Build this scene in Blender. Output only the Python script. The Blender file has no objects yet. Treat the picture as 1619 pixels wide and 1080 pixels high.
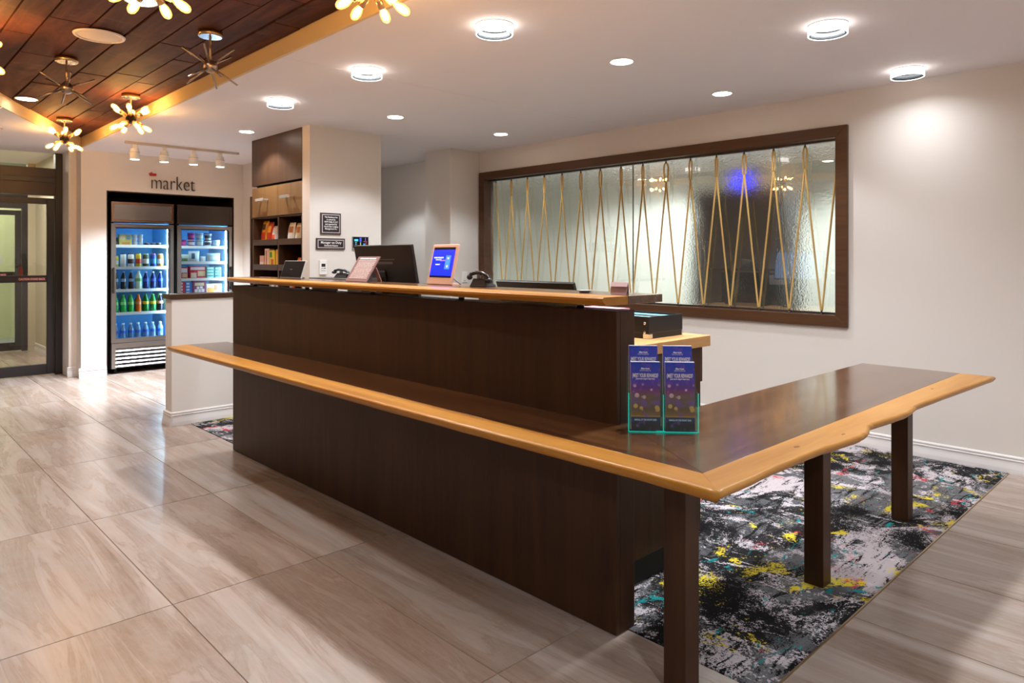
import bpy, bmesh, math, random
from mathutils import Vector, Matrix
random.seed(7)
SC = bpy.context.scene
COL = SC.collection
PI = math.pi
R_ = math.radians

# ------------------------------------------------------------------ camera
F_PX = 1110.03
CAM_Z = 1.36
yaw = R_(46.2)                       # optical axis measured from +X towards +Y
cam_d = bpy.data.cameras.new('camera')
cam = bpy.data.objects.new('camera', cam_d)
COL.objects.link(cam)
cam_d.sensor_width = 36.0
cam_d.lens = F_PX / 1619 * 36.0
cam_d.shift_y = -132.0 / 1619
cam_d.clip_start = 0.02
cam.location = (0, 0, CAM_Z)
cam.rotation_euler = (PI / 2, 0, yaw - PI / 2)
SC.camera = cam

# ------------------------------------------------------------------ world, exposure
w = bpy.data.worlds.new('world')
SC.world = w
w.use_nodes = True
w.node_tree.nodes['Background'].inputs[0].default_value = (0.75, 0.82, 1.0, 1)
w.node_tree.nodes['Background'].inputs[1].default_value = 0.15
SC.view_settings.view_transform = 'Standard'
SC.view_settings.look = 'None'
SC.view_settings.gamma = 1.0
SC.view_settings.use_curve_mapping = False
SC.view_settings.exposure = 0.66
DISC_W = 17.5        # each drum light on the ceiling
DOWN_W = 8.8        # each recessed downlight
TRACK_W = 30.0
WARM = (1.0, 0.87, 0.74)
NEUTRAL = (0.935, 1.0, 1.06)

# ------------------------------------------------------------------ colour / material helpers
def lin(c):
    return tuple(((v / 255) / 12.92 if v / 255 <= 0.04045 else ((v / 255 + 0.055) / 1.055) ** 2.4) for v in c)

MATS = {}
def mat(name, rgb=(200, 200, 200), rough=0.5, metal=0.0, spec=0.5, emit=None, estr=0.0, trans=0.0, ior=1.45, alpha=1.0, coat=0.0):
    if name in MATS:
        return MATS[name]
    m = bpy.data.materials.new(name)
    m.use_nodes = True
    b = m.node_tree.nodes['Principled BSDF']
    b.inputs['Base Color'].default_value = (*lin(rgb), 1)
    b.inputs['Roughness'].default_value = rough
    b.inputs['Metallic'].default_value = metal
    b.inputs['Specular IOR Level'].default_value = spec
    b.inputs['Transmission Weight'].default_value = trans
    b.inputs['IOR'].default_value = ior
    b.inputs['Alpha'].default_value = alpha
    b.inputs['Coat Weight'].default_value = coat
    if emit is not None:
        b.inputs['Emission Color'].default_value = (*lin(emit), 1)
        b.inputs['Emission Strength'].default_value = estr
    MATS[name] = m
    return m

class NT:
    """small node-tree writer"""
    def __init__(s, m):
        s.m = m; s.t = m.node_tree; s.n = s.t.nodes; s.b = s.n['Principled BSDF']
    def new(s, typ, **kw):
        n = s.n.new(typ)
        for k, v in kw.items():
            setattr(n, k, v)
        return n
    def link(s, a, b):
        s.t.links.new(a, b)
    def coord(s, scale=(1, 1, 1), rnd=0.0, loc=(0, 0, 0), rot=(0, 0, 0)):
        tc = s.new('ShaderNodeTexCoord')
        mp = s.new('ShaderNodeMapping')
        mp.inputs['Scale'].default_value = scale
        mp.inputs['Location'].default_value = loc
        mp.inputs['Rotation'].default_value = rot
        if rnd:
            oi = s.new('ShaderNodeObjectInfo')
            mu = s.new('ShaderNodeMath', operation='MULTIPLY'); mu.inputs[1].default_value = rnd
            s.link(oi.outputs['Random'], mu.inputs[0])
            ad = s.new('ShaderNodeVectorMath', operation='ADD')
            s.link(tc.outputs['Object'], ad.inputs[0])
            s.link(mu.outputs[0], ad.inputs[1])
            s.link(ad.outputs[0], mp.inputs['Vector'])
        else:
            s.link(tc.outputs['Object'], mp.inputs['Vector'])
        return mp.outputs[0]
    def noise(s, vec, scale, detail=4, rough=0.55, dist=0.0):
        n = s.new('ShaderNodeTexNoise')
        n.inputs['Scale'].default_value = scale
        n.inputs['Detail'].default_value = detail
        n.inputs['Roughness'].default_value = rough
        n.inputs['Distortion'].default_value = dist
        s.link(vec, n.inputs['Vector'])
        return n.outputs['Fac']
    def ramp(s, fac, stops, interp='LINEAR'):
        r = s.new('ShaderNodeValToRGB')
        r.color_ramp.interpolation = interp
        e = r.color_ramp.elements
        while len(e) > 1:
            e.remove(e[-1])
        for i, (p, c) in enumerate(stops):
            el = e[0] if i == 0 else e.new(p)
            el.position = p
            el.color = (*lin(c), 1) if isinstance(c, tuple) else (c, c, c, 1)
        s.link(fac, r.inputs[0])
        return r.outputs[0]
    def mix(s, fac, a, b, typ='MIX'):
        n = s.new('ShaderNodeMix', data_type='RGBA', blend_type=typ)
        for i, v in ((0, fac), (6, a), (7, b)):
            if isinstance(v, (int, float)):
                n.inputs[i].default_value = v
            elif isinstance(v, tuple):
                n.inputs[i].default_value = (*lin(v), 1)
            else:
                s.link(v, n.inputs[i])
        return n.outputs[2]
    def math(s, op, a, b=0.0):
        n = s.new('ShaderNodeMath', operation=op)
        for i, v in ((0, a), (1, b)):
            if isinstance(v, (int, float)):
                n.inputs[i].default_value = v
            else:
                s.link(v, n.inputs[i])
        return n.outputs[0]
    def color(s, out):
        s.link(out, s.b.inputs['Base Color'])
    def bump(s, h, strength=0.2, dist=0.01):
        n = s.new('ShaderNodeBump')
        n.inputs['Strength'].default_value = strength
        n.inputs['Distance'].default_value = dist
        s.link(h, n.inputs['Height'])
        s.link(n.outputs[0], s.b.inputs['Normal'])

def wood(name, stops, axis, rough=0.4, spec=0.5, fine=60, rnd=0.0, coat=0.0, bump=0.05):
    if name in MATS:
        return MATS[name]
    m = mat(name, rough=rough, spec=spec, coat=coat)
    t = NT(m)
    sc = [fine * 0.35] * 3; sc[axis] = 0.9
    v = t.coord(tuple(sc), rnd)
    n1 = t.noise(v, 1.0, 5, 0.6, 0.6)
    sc2 = [fine * 2.5] * 3; sc2[axis] = 5.0
    v2 = t.coord(tuple(sc2), rnd)
    n2 = t.noise(v2, 1.0, 3, 0.6)
    f = t.math('ADD', t.math('MULTIPLY', n1, 0.72), t.math('MULTIPLY', n2, 0.28))
    t.color(t.ramp(f, stops))
    t.bump(n2, bump, 0.004)
    m.node_tree.nodes['Principled BSDF'].inputs['Coat Roughness'].default_value = 0.12
    return m

DARK_V = wood('walnut_stain_vertical', [(0.25, (46, 26, 12)), (0.5, (61, 36, 18)), (0.75, (74, 45, 23))], 2, 0.42, 0.35, 45)
DARK_X = wood('walnut_stain_along_x', [(0.3, (66, 40, 24)), (0.5, (90, 60, 40)), (0.7, (112, 80, 58))], 0, 0.2, 0.9, 40, coat=0.4)
DARK_Y = wood('walnut_stain_along_y', [(0.3, (66, 38, 18)), (0.5, (92, 58, 32)), (0.7, (112, 76, 48))], 1, 0.2, 0.8, 40, coat=0.25)
NAT_X = wood('honey_oak_along_x', [(0.25, (152, 100, 42)), (0.5, (178, 124, 58)), (0.8, (196, 144, 76))], 0, 0.36, 0.4, 28)
NAT_Y = wood('honey_oak_along_y', [(0.25, (150, 94, 26)), (0.5, (174, 117, 40)), (0.8, (190, 136, 56))], 1, 0.36, 0.4, 28)
NAT_W = wood('light_maple_along_x', [(0.25, (188, 138, 84)), (0.5, (206, 156, 100)), (0.8, (216, 172, 118))], 0, 0.4, 0.4, 35)
CAB = wood('wenge_veneer', [(0.25, (54, 34, 22)), (0.5, (68, 44, 28)), (0.75, (82, 55, 36))], 2, 0.4, 0.4, 45)
CABDOOR = wood('bronze_veneer', [(0.25, (104, 74, 42)), (0.5, (122, 88, 52)), (0.75, (136, 100, 62))], 2, 0.35, 0.45, 40)
FRAMEW = wood('window_frame_walnut', [(0.25, (66, 40, 22)), (0.5, (82, 52, 30)), (0.75, (92, 60, 36))], 1, 0.42, 0.4, 45)

def paint(name, rgb, rough=0.75):
    if name in MATS:
        return MATS[name]
    m = mat(name, rgb, rough, spec=0.3)
    t = NT(m)
    v = t.coord((1, 1, 1))
    n = t.noise(v, 180, 2)
    t.bump(n, 0.04, 0.002)
    return m

WALL = paint('wall_paint_cream', (222, 215, 208))
WALL_OFF = paint('office_paint_pale_sage', (212, 213, 202))
WALL_VEST = paint('vestibule_paint', (196, 186, 164))
CEIL = paint('ceiling_paint_white', (238, 232, 234))
FASCIA = paint('fascia_paint', (218, 192, 150))
TRIMW = mat('trim_white_gloss', (222, 216, 214), 0.32)
WHITE = mat('white_plastic', (236, 234, 230), 0.4)
BLACK = mat('black_plastic', (16, 15, 15), 0.35)
BLACKM = mat('black_matte', (12, 11, 11), 0.7)
DGREY = mat('dark_grey_plastic', (44, 42, 44), 0.45)
STEEL = mat('brushed_steel', (176, 172, 168), 0.3, 1.0)
STEEL_D = mat('dark_steel', (96, 90, 86), 0.34, 1.0)
CHROME = mat('chrome', (220, 220, 222), 0.08, 1.0)
BRONZE = mat('aged_bronze', (176, 156, 140), 0.3, 1.0)
BRASSY = mat('brushed_brass', (196, 160, 118), 0.32, 1.0)
FRAMEK = mat('black_anodised_frame', (34, 29, 31), 0.38, 0.0, 0.6)
RED = mat('red_print', (196, 40, 34), 0.5)
INK = mat('white_print', (240, 238, 236), 0.5)
GROUT = mat('grout_grey', (150, 130, 110), 0.85)

# travertine-look floor tile: veins run along Y
m = mat('travertine_tile', rough=0.27, spec=0.45)
t = NT(m)
v1 = t.coord((5.5, 0.5, 1), 37.0)
n1 = t.noise(v1, 1.0, 9, 0.64, 1.1)
v2 = t.coord((36, 1.7, 1), 53.0)
n2 = t.noise(v2, 1.0, 7, 0.72, 0.9)
v3 = t.coord((3, 3, 1), 11.0)
n3 = t.noise(v3, 1.6, 6, 0.65, 0.5)
f = t.math('ADD', t.math('MULTIPLY', n1, 0.8), t.math('MULTIPLY', n2, 0.2))
base = t.ramp(f, [(0.30, (126, 103, 87)), (0.42, (154, 133, 119)), (0.52, (172, 153, 141)), (0.68, (188, 174, 164))])
edge_ = t.math('ABSOLUTE', t.math('SUBTRACT', n1, 0.5))
veins = t.ramp(edge_, [(0.0, 1.0), (0.022, 0.0)])
base = t.mix(t.math('MULTIPLY', veins, t.math('MULTIPLY', n2, 0.75)), base, (132, 106, 90))
base = t.mix(t.ramp(n2, [(0.62, 0.0), (0.74, 0.3)]), base, (198, 187, 179))
base = t.mix(t.ramp(n3, [(0.45, 0.0), (0.7, 0.45)]), base, (168, 160, 152))
t.color(base)
TILE = m

# splatter carpet
m = mat('splatter_carpet', rough=0.95, spec=0.1)
t = NT(m)
v = t.coord((1, 1, 1), 0.0, (0.37, 0.2, 0))
vd = t.coord((1, 1, 1), 0.0, (5.1, 2.3, 0), (0, 0, 0.7))
speck = t.noise(v, 170, 2, 0.7)
speck2 = t.noise(vd, 95, 3, 0.7)
big = t.noise(v, 1.9, 7, 0.66, 1.3)
big2 = t.noise(vd, 2.6, 8, 0.7, 2.2)
streak = t.noise(t.coord((2.2, 11, 1), 0.0, (1, 3, 0), (0, 0, 0.5)), 1.1, 6, 0.7, 1.8)
streak2 = t.noise(t.coord((12, 2.4, 1), 0.0, (4, 9, 0), (0, 0, 0.35)), 1.0, 6, 0.7, 1.6)
def thr(a, b, lo, hi, k=0.22):
    return t.ramp(t.math('ADD', a, t.math('MULTIPLY', t.math('SUBTRACT', b, 0.5), k)), [(lo, 0.0), (hi, 1.0)])
c = t.mix(thr(big, speck, 0.49, 0.50, 0.4), (40, 38, 39), (108, 107, 109))
c = t.mix(thr(big2, speck2, 0.535, 0.545, 0.4), c, (196, 186, 190))
c = t.mix(thr(t.noise(t.coord((1, 1, 1), 0, (7.7, 3.1, 0)), 1.5, 7, 0.6, 0.5), speck2, 0.585, 0.592, 0.08), c, (190, 178, 181))
c = t.mix(thr(t.noise(t.coord((1, 1, 1), 0, (1.7, 5.1, 0)), 3.1, 3, 0.5, 0.3), speck2, 0.64, 0.645, 0.05), c, (92, 92, 95))
c = t.mix(thr(streak, speck, 0.565, 0.577, 0.4), c, (26, 25, 26))
c = t.mix(thr(streak2, speck2, 0.615, 0.625, 0.25), c, (204, 196, 200))
c = t.mix(thr(t.noise(t.coord((1, 2.2, 1), 0, (12.4, 7.5, 0)), 3.6, 5, 0.65, 1.6), speck, 0.625, 0.635, 0.25), c, (32, 138, 140))
c = t.mix(thr(t.noise(t.coord((1, 1, 1), 0, (3, 8, 0)), 3.3, 6, 0.66, 0.8), speck2, 0.605, 0.615, 0.25), c, (216, 194, 62))
c = t.mix(thr(t.noise(t.coord((1, 1, 1), 0, (6, 1, 0)), 4.2, 5, 0.62, 0.6), speck, 0.645, 0.655, 0.35), c, (200, 66, 76))
c = t.mix(thr(t.noise(t.coord((1, 1, 1), 0, (2, 6, 0)), 1.7, 8, 0.7, 0.4), speck, 0.55, 0.565, 0.45), c, (24, 23, 24))
t.color(c)
t.bump(speck, 0.5, 0.004)
CARPET = m

# rustic ceiling plank
m = mat('rustic_plank', rough=0.7, spec=0.2)
t = NT(m)
v1 = t.coord((9, 1.2, 6), 41.0)
n1 = t.noise(v1, 1.0, 6, 0.65, 0.9)
v2 = t.coord((2.4, 3.2, 2), 23.0)
n2 = t.noise(v2, 1.0, 6, 0.7, 0.6)
oi = t.new('ShaderNodeObjectInfo')
base = t.ramp(n1, [(0.28, (50, 22, 13)), (0.48, (82, 42, 27)), (0.62, (102, 56, 37)), (0.78, (122, 76, 52))])
base = t.mix(t.ramp(n2, [(0.55, 0.0), (0.72, 0.35)]), base, (150, 116, 84))
base = t.mix(t.math('MULTIPLY', oi.outputs['Random'], 0.35), base, (54, 30, 20))
t.color(base)
t.bump(n1, 0.35, 0.01)
PLANK = m

# ------------------------------------------------------------------ geometry helpers
class MB:
    def __init__(s):
        s.v = []; s.f = []; s.sm = []
    def add(s, vs, fs, smooth=False, M=None):
        o = len(s.v)
        for p in vs:
            p = Vector(p)
            s.v.append(tuple(M @ p) if M is not None else tuple(p))
        for q in fs:
            s.f.append(tuple(i + o for i in q)); s.sm.append(smooth)
        return s
    def box(s, x0, y0, z0, x1, y1, z1, M=None):
        vs = [(x0, y0, z0), (x1, y0, z0), (x1, y1, z0), (x0, y1, z0), (x0, y0, z1), (x1, y0, z1), (x1, y1, z1), (x0, y1, z1)]
        fs = [(0, 3, 2, 1), (4, 5, 6, 7), (0, 1, 5, 4), (1, 2, 6, 5), (2, 3, 7, 6), (3, 0, 4, 7)]
        return s.add(vs, fs, False, M)
    def prism(s, top, z0, z1, bottom=None, M=None):
        """outline top (CCW) at z1, bottom outline at z0"""
        bottom = bottom or top
        n = len(top)
        vs = [(x, y, z0) for x, y in bottom] + [(x, y, z1) for x, y in top]
        fs = [tuple(range(n - 1, -1, -1)), tuple(range(n, 2 * n))]
        for i in range(n):
            j = (i + 1) % n
            fs.append((i, j, n + j, n + i))
        return s.add(vs, fs, False, M)
    def lathe(s, prof, seg=16, M=None, cap=True, smooth=True):
        """prof: (r, z) list, revolved about Z"""
        vs, fs = [], []
        n = len(prof)
        for r, z in prof:
            for k in range(seg):
                a = 2 * PI * k / seg
                vs.append((r * math.cos(a), r * math.sin(a), z))
        for i in range(n - 1):
            for k in range(seg):
                k2 = (k + 1) % seg
                fs.append((i * seg + k, i * seg + k2, (i + 1) * seg + k2, (i + 1) * seg + k))
        s.add(vs, fs, smooth, M)
        if cap:
            o = len(s.v) - n * seg
            s.f.append(tuple(o + k for k in range(seg - 1, -1, -1))); s.sm.append(False)
            s.f.append(tuple(o + (n - 1) * seg + k for k in range(seg))); s.sm.append(False)
        return s
    def cyl(s, p0, p1, r, r1=None, seg=12, smooth=True):
        p0 = Vector(p0); p1 = Vector(p1); d = p1 - p0
        q = Vector((0, 0, 1)).rotation_difference(d.normalized()) if d.length > 1e-9 else Matrix.Identity(3).to_quaternion()
        M = Matrix.Translation(p0) @ q.to_matrix().to_4x4()
        return s.lathe([(r, 0), (r1 if r1 is not None else r, d.length)], seg, M, True, smooth)
    def tube(s, pts, r, seg=8, closed=False):
        pts = [Vector(p) for p in pts]
        n = len(pts)
        o = len(s.v)
        up = Vector((0, 0, 1))
        prev = None
        for i, p in enumerate(pts):
            d = (pts[min(i + 1, n - 1)] - pts[max(i - 1, 0)]).normalized()
            if prev is None:
                a = up if abs(d.z) < 0.9 else Vector((1, 0, 0))
                x = d.cross(a).normalized()
            else:
                x = (prev - d * prev.dot(d)).normalized()
            prev = x
            y = d.cross(x)
            for k in range(seg):
                t_ = 2 * PI * k / seg
                s.v.append(tuple(p + (x * math.cos(t_) + y * math.sin(t_)) * r))
        for i in range(n - 1):
            for k in range(seg):
                k2 = (k + 1) % seg
                s.f.append((o + i * seg + k, o + i * seg + k2, o + (i + 1) * seg + k2, o + (i + 1) * seg + k)); s.sm.append(True)
        s.f.append(tuple(o + k for k in range(seg - 1, -1, -1))); s.sm.append(False)
        s.f.append(tuple(o + (n - 1) * seg + k for k in range(seg))); s.sm.append(False)
        return s
    def sphere(s, c, r, seg=16, rings=10, sc=(1, 1, 1)):
        prof = []
        M = Matrix.Translation(Vector(c)) @ Matrix.Diagonal((sc[0], sc[1], sc[2], 1))
        for i in range(rings + 1):
            a = -PI / 2 + PI * i / rings
            prof.append((max(r * math.cos(a), 1e-4), r * math.sin(a)))
        return s.lathe(prof, seg, M, True)
    def mesh(s, name, material=None):
        me = bpy.data.meshes.new(name)
        me.from_pydata(s.v, [], s.f)
        me.polygons.foreach_set('use_smooth', s.sm)
        if material:
            me.materials.append(material)
        me.update()
        return me

def obj(name, data, parent=None, loc=(0, 0, 0), rot=(0, 0, 0), bevel=0.0, label=None, seg=2):
    o = bpy.data.objects.new(name, data)
    COL.objects.link(o)
    o.location = loc
    o.rotation_euler = rot
    if parent is not None:
        o.parent = parent
    if bevel:
        b = o.modifiers.new('edge', 'BEVEL')
        b.width = bevel; b.segments = seg; b.limit_method = 'ANGLE'; b.angle_limit = R_(40)
    if label:
        o['label'] = label
    return o

def part(name, mb, material, parent, loc=(0, 0, 0), rot=(0, 0, 0), bevel=0.0, label=None):
    return obj(name, mb.mesh(name, material), parent, loc, rot, bevel, label)

def tag(o, label, cat, group=None):
    o['label'] = label; o['category'] = cat
    if group:
        o['group'] = group
    return o

def thing(name, label, cat, loc=(0, 0, 0), rotz=0.0, group=None, rot=None):
    o = bpy.data.objects.new(name, None)
    COL.objects.link(o)
    o.empty_display_size = 0.05
    o.location = loc
    o.rotation_euler = rot if rot else (0, 0, rotz)
    return tag(o, label, cat, group)

def struct(name, mb, material, label, bevel=0.0):
    o = obj(name, mb.mesh(name, material), None, bevel=bevel)
    o['kind'] = 'structure'
    o['label'] = label
    return o

def copy_tree(o, parent=None):
    c = o.copy()
    COL.objects.link(c)
    c.parent = parent
    for ch in list(o.children):
        copy_tree(ch, c)
    return c

def text(name, body, size, parent, loc, rot, material, align='CENTER', extrude=0.0006, width=None, bold=0.0, spacing=1.0, sx=1.0):
    cu = bpy.data.curves.new(name, 'FONT')
    cu.body = body
    cu.size = size
    cu.align_x = align
    cu.align_y = 'CENTER'
    cu.extrude = extrude
    cu.offset = bold
    cu.space_character = spacing
    cu.materials.append(material)
    tmp = bpy.data.objects.new(name, cu)
    me = bpy.data.meshes.new_from_object(tmp)
    bpy.data.objects.remove(tmp)
    if not me.materials:
        me.materials.append(material)
    o = obj(name, me, parent, loc, rot)
    o.scale = (sx, 1, 1)
    return o

def area(name, loc, w_, size, color, parent=None, spread=180, rot=(0, 0, 0)):
    l = bpy.data.lights.new(name, 'AREA')
    l.shape = 'DISK'; l.size = size; l.energy = w_; l.color = color
    l.spread = R_(spread)
    o = bpy.data.objects.new(name, l)
    COL.objects.link(o)
    o.location = loc
    o.rotation_euler = rot
    if parent:
        o.parent = parent
    return o

def spot(name, loc, w_, angle, blend, color, rot=(0, 0, 0), radius=0.04, parent=None):
    l = bpy.data.lights.new(name, 'SPOT')
    l.energy = w_; l.spot_size = R_(angle); l.spot_blend = blend; l.color = color; l.shadow_soft_size = radius
    o = bpy.data.objects.new(name, l)
    COL.objects.link(o)
    o.location = loc; o.rotation_euler = rot
    if parent:
        o.parent = parent
    return o

# ================================================================== THE SETTING
C_Z = 2.585          # white ceiling
W_Z = 2.685          # plank ceiling in the coffer
XW = 5.345           # window wall
YM = 9.10            # market wall
X0, Y0 = -4.2, -3.0  # lobby behind the camera

# floor: grout bed with single tiles
fl = struct('floor', MB().box(X0, Y0, -0.10, 7.9, 13.2, -0.003), GROUT, 'grey beige stone floor of long tiles')
TWX, TWY = 0.61, 1.22
CARP = (2.087, 1.03, 5.336, 5.985)
tile_cache = {}
def tile_mesh(wx, wy):
    k = (round(wx, 3), round(wy, 3))
    if k not in tile_cache:
        mb = MB()
        b = 0.0015
        mb.prism([(b, b), (wx - b, b), (wx - b, wy - b), (b, wy - b)], -0.02, 0.0, [(0, 0), (wx, 0), (wx, wy), (0, wy)])
        tile_cache[k] = mb.mesh('tile', TILE)
    return tile_cache[k]
def put_tile(x0, y0, x1, y1):
    if x1 - x0 < 0.03 or y1 - y0 < 0.03:
        return
    obj('tile', tile_mesh(x1 - x0 - 0.0026, y1 - y0 - 0.0026), fl, (x0 + 0.0013, y0 + 0.0013, 0))
gx = 0.945 - 6 * TWX
while gx < 5.3:
    gy = 1.69 - 4 * TWY
    while gy < 12.3:
        x0, x1, y0, y1 = gx, min(gx + TWX, 5.34), gy, gy + TWY
        # leave out what the carpet covers, split tiles at its edges
        if x1 <= CARP[0] or y1 <= CARP[1] or y0 >= CARP[3]:
            put_tile(x0, y0, x1, y1)
        else:
            xa = max(x0, min(x1, CARP[0] - 0.003))
            if x0 < CARP[0]:
                put_tile(x0, y0, xa, y1)
            if y0 < CARP[1]:
                put_tile(xa, y0, x1, CARP[1] - 0.004)
            if y1 > CARP[3]:
                put_tile(xa, CARP[3] + 0.002, x1, y1)
        gy += TWY
    gx += TWX
carpet = tag(part('carpet', MB().box(CARP[0], CARP[1], -0.02, CARP[2], CARP[3], 0.003), CARPET, None),
             'black grey and white splatter patterned carpet with yellow and teal blots behind the desk', 'carpet')
edge = part('edge_strip', MB().box(CARP[0], CARP[1] - 0.006, -0.02, CARP[2], CARP[1], 0.004), mat('brass_edge', (190, 168, 132), 0.35, 1.0), carpet)

# white ceiling with a wedge-shaped coffer
tip = (1.956, 8.95)
dx = 0.508
def diag(y):
    return tip[0] - (tip[1] - y) * dx
ce = MB()
ce.prism([(1.956, Y0), (XW + 0.13, Y0), (XW + 0.13, 9.3), (1.956, 9.3)], C_Z, C_Z + 0.03)
lft = [(diag(Y0) if diag(Y0) > X0 else X0, Y0)]
yl = tip[1] - (tip[0] - X0) / dx
ce.prism([(X0, max(yl, Y0)), (tip[0], tip[1]), (tip[0], 9.72), (X0, 9.72)], C_Z, C_Z + 0.03)
struct('ceiling', ce, CEIL, 'smooth white painted ceiling')
ys_ = max(yl, Y0)
struct('trim_3', MB().box(1.957, 4.058, C_Z - 0.0007, XW - 0.001, 4.0605, C_Z + 0.001), mat('seam_plaster', (226, 214, 206), 0.8), 'faint plaster seam across the white ceiling')
struct('trim_1', MB().box(1.936, Y0, C_Z + 0.0005, 1.9555, tip[1], W_Z + 0.06), FASCIA, 'cream fascia along the edge of the plank ceiling')
fa = MB()
n_ = Vector((1, -dx, 0)).normalized() * 0.02
fa.prism([(diag(ys_), ys_), (diag(ys_) + n_.x, ys_ + n_.y), (tip[0] - 0.02, tip[1] - 0.05), (tip[0] - 0.021, tip[1])], C_Z + 0.0005, W_Z + 0.06)
struct('trim_2', fa, FASCIA, 'cream fascia along the slanted edge of the plank ceiling')
cw = struct('ceiling_planks', MB().box(X0, Y0, W_Z + 0.033, 1.9359, 9.2, W_Z + 0.05), mat('dark_backing', (30, 18, 12), 0.8), 'rustic brown wooden plank ceiling in the recess')
rp = random.Random(4)
px_ = 1.935
while px_ > -1.7:
    wdt = rp.choice([0.15, 0.17, 0.19, 0.21])
    py = 0.6 - rp.random() * 1.2
    while py < 9.1:
        ln = 0.75 + rp.random() * 0.95
        if py + ln / 2 > 0 and px_ > diag(min(py + ln, tip[1])) - 0.35:
            dz = rp.random() * 0.008
            pm = MB()
            w2 = wdt / 2 - 0.003; l2 = ln / 2 - 0.003
            pm.prism([(-w2, -l2), (w2, -l2), (w2, l2), (-w2, l2)], 0, 0.022,
                     [(-w2 + .003, -l2 + .003), (w2 - .003, -l2 + .003), (w2 - .003, l2 - .003), (-w2 + .003, l2 - .003)])
            y1 = min(py + ln, tip[1] + 0.1)
            obj('plank', pm.mesh('plank', PLANK), cw, (px_ - wdt / 2, py + ln / 2, W_Z + dz))
        py += ln
    px_ -= wdt

# ---- walls
def opening_wall_x(mb, x0, x1, ya, yb, za, zb, oy0, oy1, oz0, oz1):
    mb.box(x0, ya, za, x1, oy0, zb); mb.box(x0, oy1, za, x1, yb, zb)
    mb.box(x0, oy0, za, x1, oy1, oz0); mb.box(x0, oy0, oz1, x1, oy1, zb)
    return mb
WIN = (2.008, 6.095, 0.85, 2.338)
struct('wall_right', opening_wall_x(MB(), XW, XW + 0.13, Y0, 9.4, 0, C_Z + 0.03, WIN[0] + 0.03, WIN[1] - 0.03, WIN[2] + 0.03, WIN[3] - 0.03), WALL,
       'cream wall with the long rope-strung window')
wb = MB()
NX0, NX1, NZ = 2.234, 3.712, 2.142
wb.box(1.976, YM, 0, NX0, YM + 0.12, C_Z); wb.box(NX1, YM, 0, 3.83, YM + 0.12, C_Z)
wb.box(NX0, YM, NZ, NX1, YM + 0.12, C_Z)
struct('wall_back', wb, WALL, 'cream wall around the drinks coolers')
nm = mat('niche_dark_brown', (40, 28, 23), 0.5)
nb = MB()
nb.box(NX0 - 0.02, YM + 0.121, 0, NX0 - 0.001, YM + 0.9, NZ + 0.02); nb.box(NX1 + 0.001, YM + 0.121, 0, NX1 + 0.02, YM + 0.9, NZ + 0.02)
nb.box(NX0, YM + 0.121, NZ + 0.001, NX1, YM + 0.9, NZ + 0.02); nb.box(NX0 - 0.02, YM + 0.9, 0, NX1 + 0.02, YM + 0.92, NZ + 0.02)
nb.box(NX0 + 0.0005, YM + 0.001, 0, NX0 + 0.012, YM + 0.9, NZ); nb.box(NX1 - 0.012, YM + 0.001, 0, NX1 - 0.0005, YM + 0.9, NZ)
nb.box(NX0 + 0.012, YM + 0.001, NZ - 0.012, NX1 - 0.012, YM + 0.9, NZ - 0.0005)
struct('wall_niche', nb, nm, 'dark brown niche lining around the coolers')
struct('wall_return', MB().box(1.897, 9.30, 0, 1.9755, 9.70, C_Z).box(1.9756, 9.2202, 0, 2.20, 9.7195, C_Z), WALL, 'cream wall return beside the entrance door')
struct('wall_side', MB().box(3.831, 6.0895, 0, 3.895, 9.22, C_Z), WALL, 'cream wall beside the coolers')
struct('wall_column', MB().box(3.125, 5.945, 0, 3.895, 6.089, C_Z), WALL, 'cream wall block with the plaques')
struct('wall_pier', MB().box(4.915, 6.12, 0, XW - 0.0005, 6.58, C_Z), WALL, 'cream wall pier at the end of the window')
struct('wall_corridor', MB().box(3.896, 9.22, 0, XW, 9.34, C_Z), WALL, 'cream wall at the far end of the passage')
struct('wall_front', MB().box(X0, Y0 - 0.12, 0, XW + 0.13, Y0, 2.8), WALL, 'cream wall behind the viewer')
struct('wall_left', MB().box(X0 - 0.12, Y0, 0, X0, 9.8, 2.8), WALL, 'cream wall across the lobby')
hw = struct('wall_half', MB().box(1.943, 6.0, 0, 3.124, 6.15, 1.025), WALL, 'cream half wall with a dark cap at the end of the desk')
part('cap', MB().box(1.925, 5.985, 1.026, 3.124, 6.168, 1.066), CAB, hw, bevel=0.004, label='dark brown wooden cap')

# ---- moulded baseboards
BB = [(0, 0), (0.022, 0), (0.022, 0.012), (0.020, 0.03), (0.012, 0.062), (0.010, 0.076), (0.014, 0.080), (0.014, 0.086), (0.009, 0.092), (0.013, 0.096), (0.013, 0.104), (0.004, 0.112), (0, 0.112)]
def baseboard(name, p0, p1, nrm, label):
    """runs p0 -> p1, profile grows along nrm"""
    mb = MB()
    n = len(BB)
    vs = []
    for p in (p0, p1):
        for d, z in BB:
            vs.append((p[0] + nrm[0] * d, p[1] + nrm[1] * d, z))
    fs = [(i, (i + 1) % n, n + (i + 1) % n, n + i) for i in range(n)] + [tuple(range(n - 1, -1, -1)), tuple(range(n, 2 * n))]
    mb.add(vs, fs)
    return struct(name, mb, TRIMW, label)
baseboard('baseboard_right', (XW - 0.0005, Y0), (XW - 0.0005, 6.118), (-1, 0), 'white moulded baseboard under the rope window')
baseboard('baseboard_half', (1.943, 5.9995), (3.12, 5.9995), (0, -1), 'white moulded baseboard at the foot of the half wall')
baseboard('baseboard_half_end', (1.9425, 5.978), (1.9425, 6.17), (-1, 0), 'white moulded baseboard on the end of the half wall')
baseboard('baseboard_back', (1.954, YM - 0.0005), (NX0, YM - 0.0005), (0, -1), 'white moulded baseboard beside the coolers')
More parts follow.
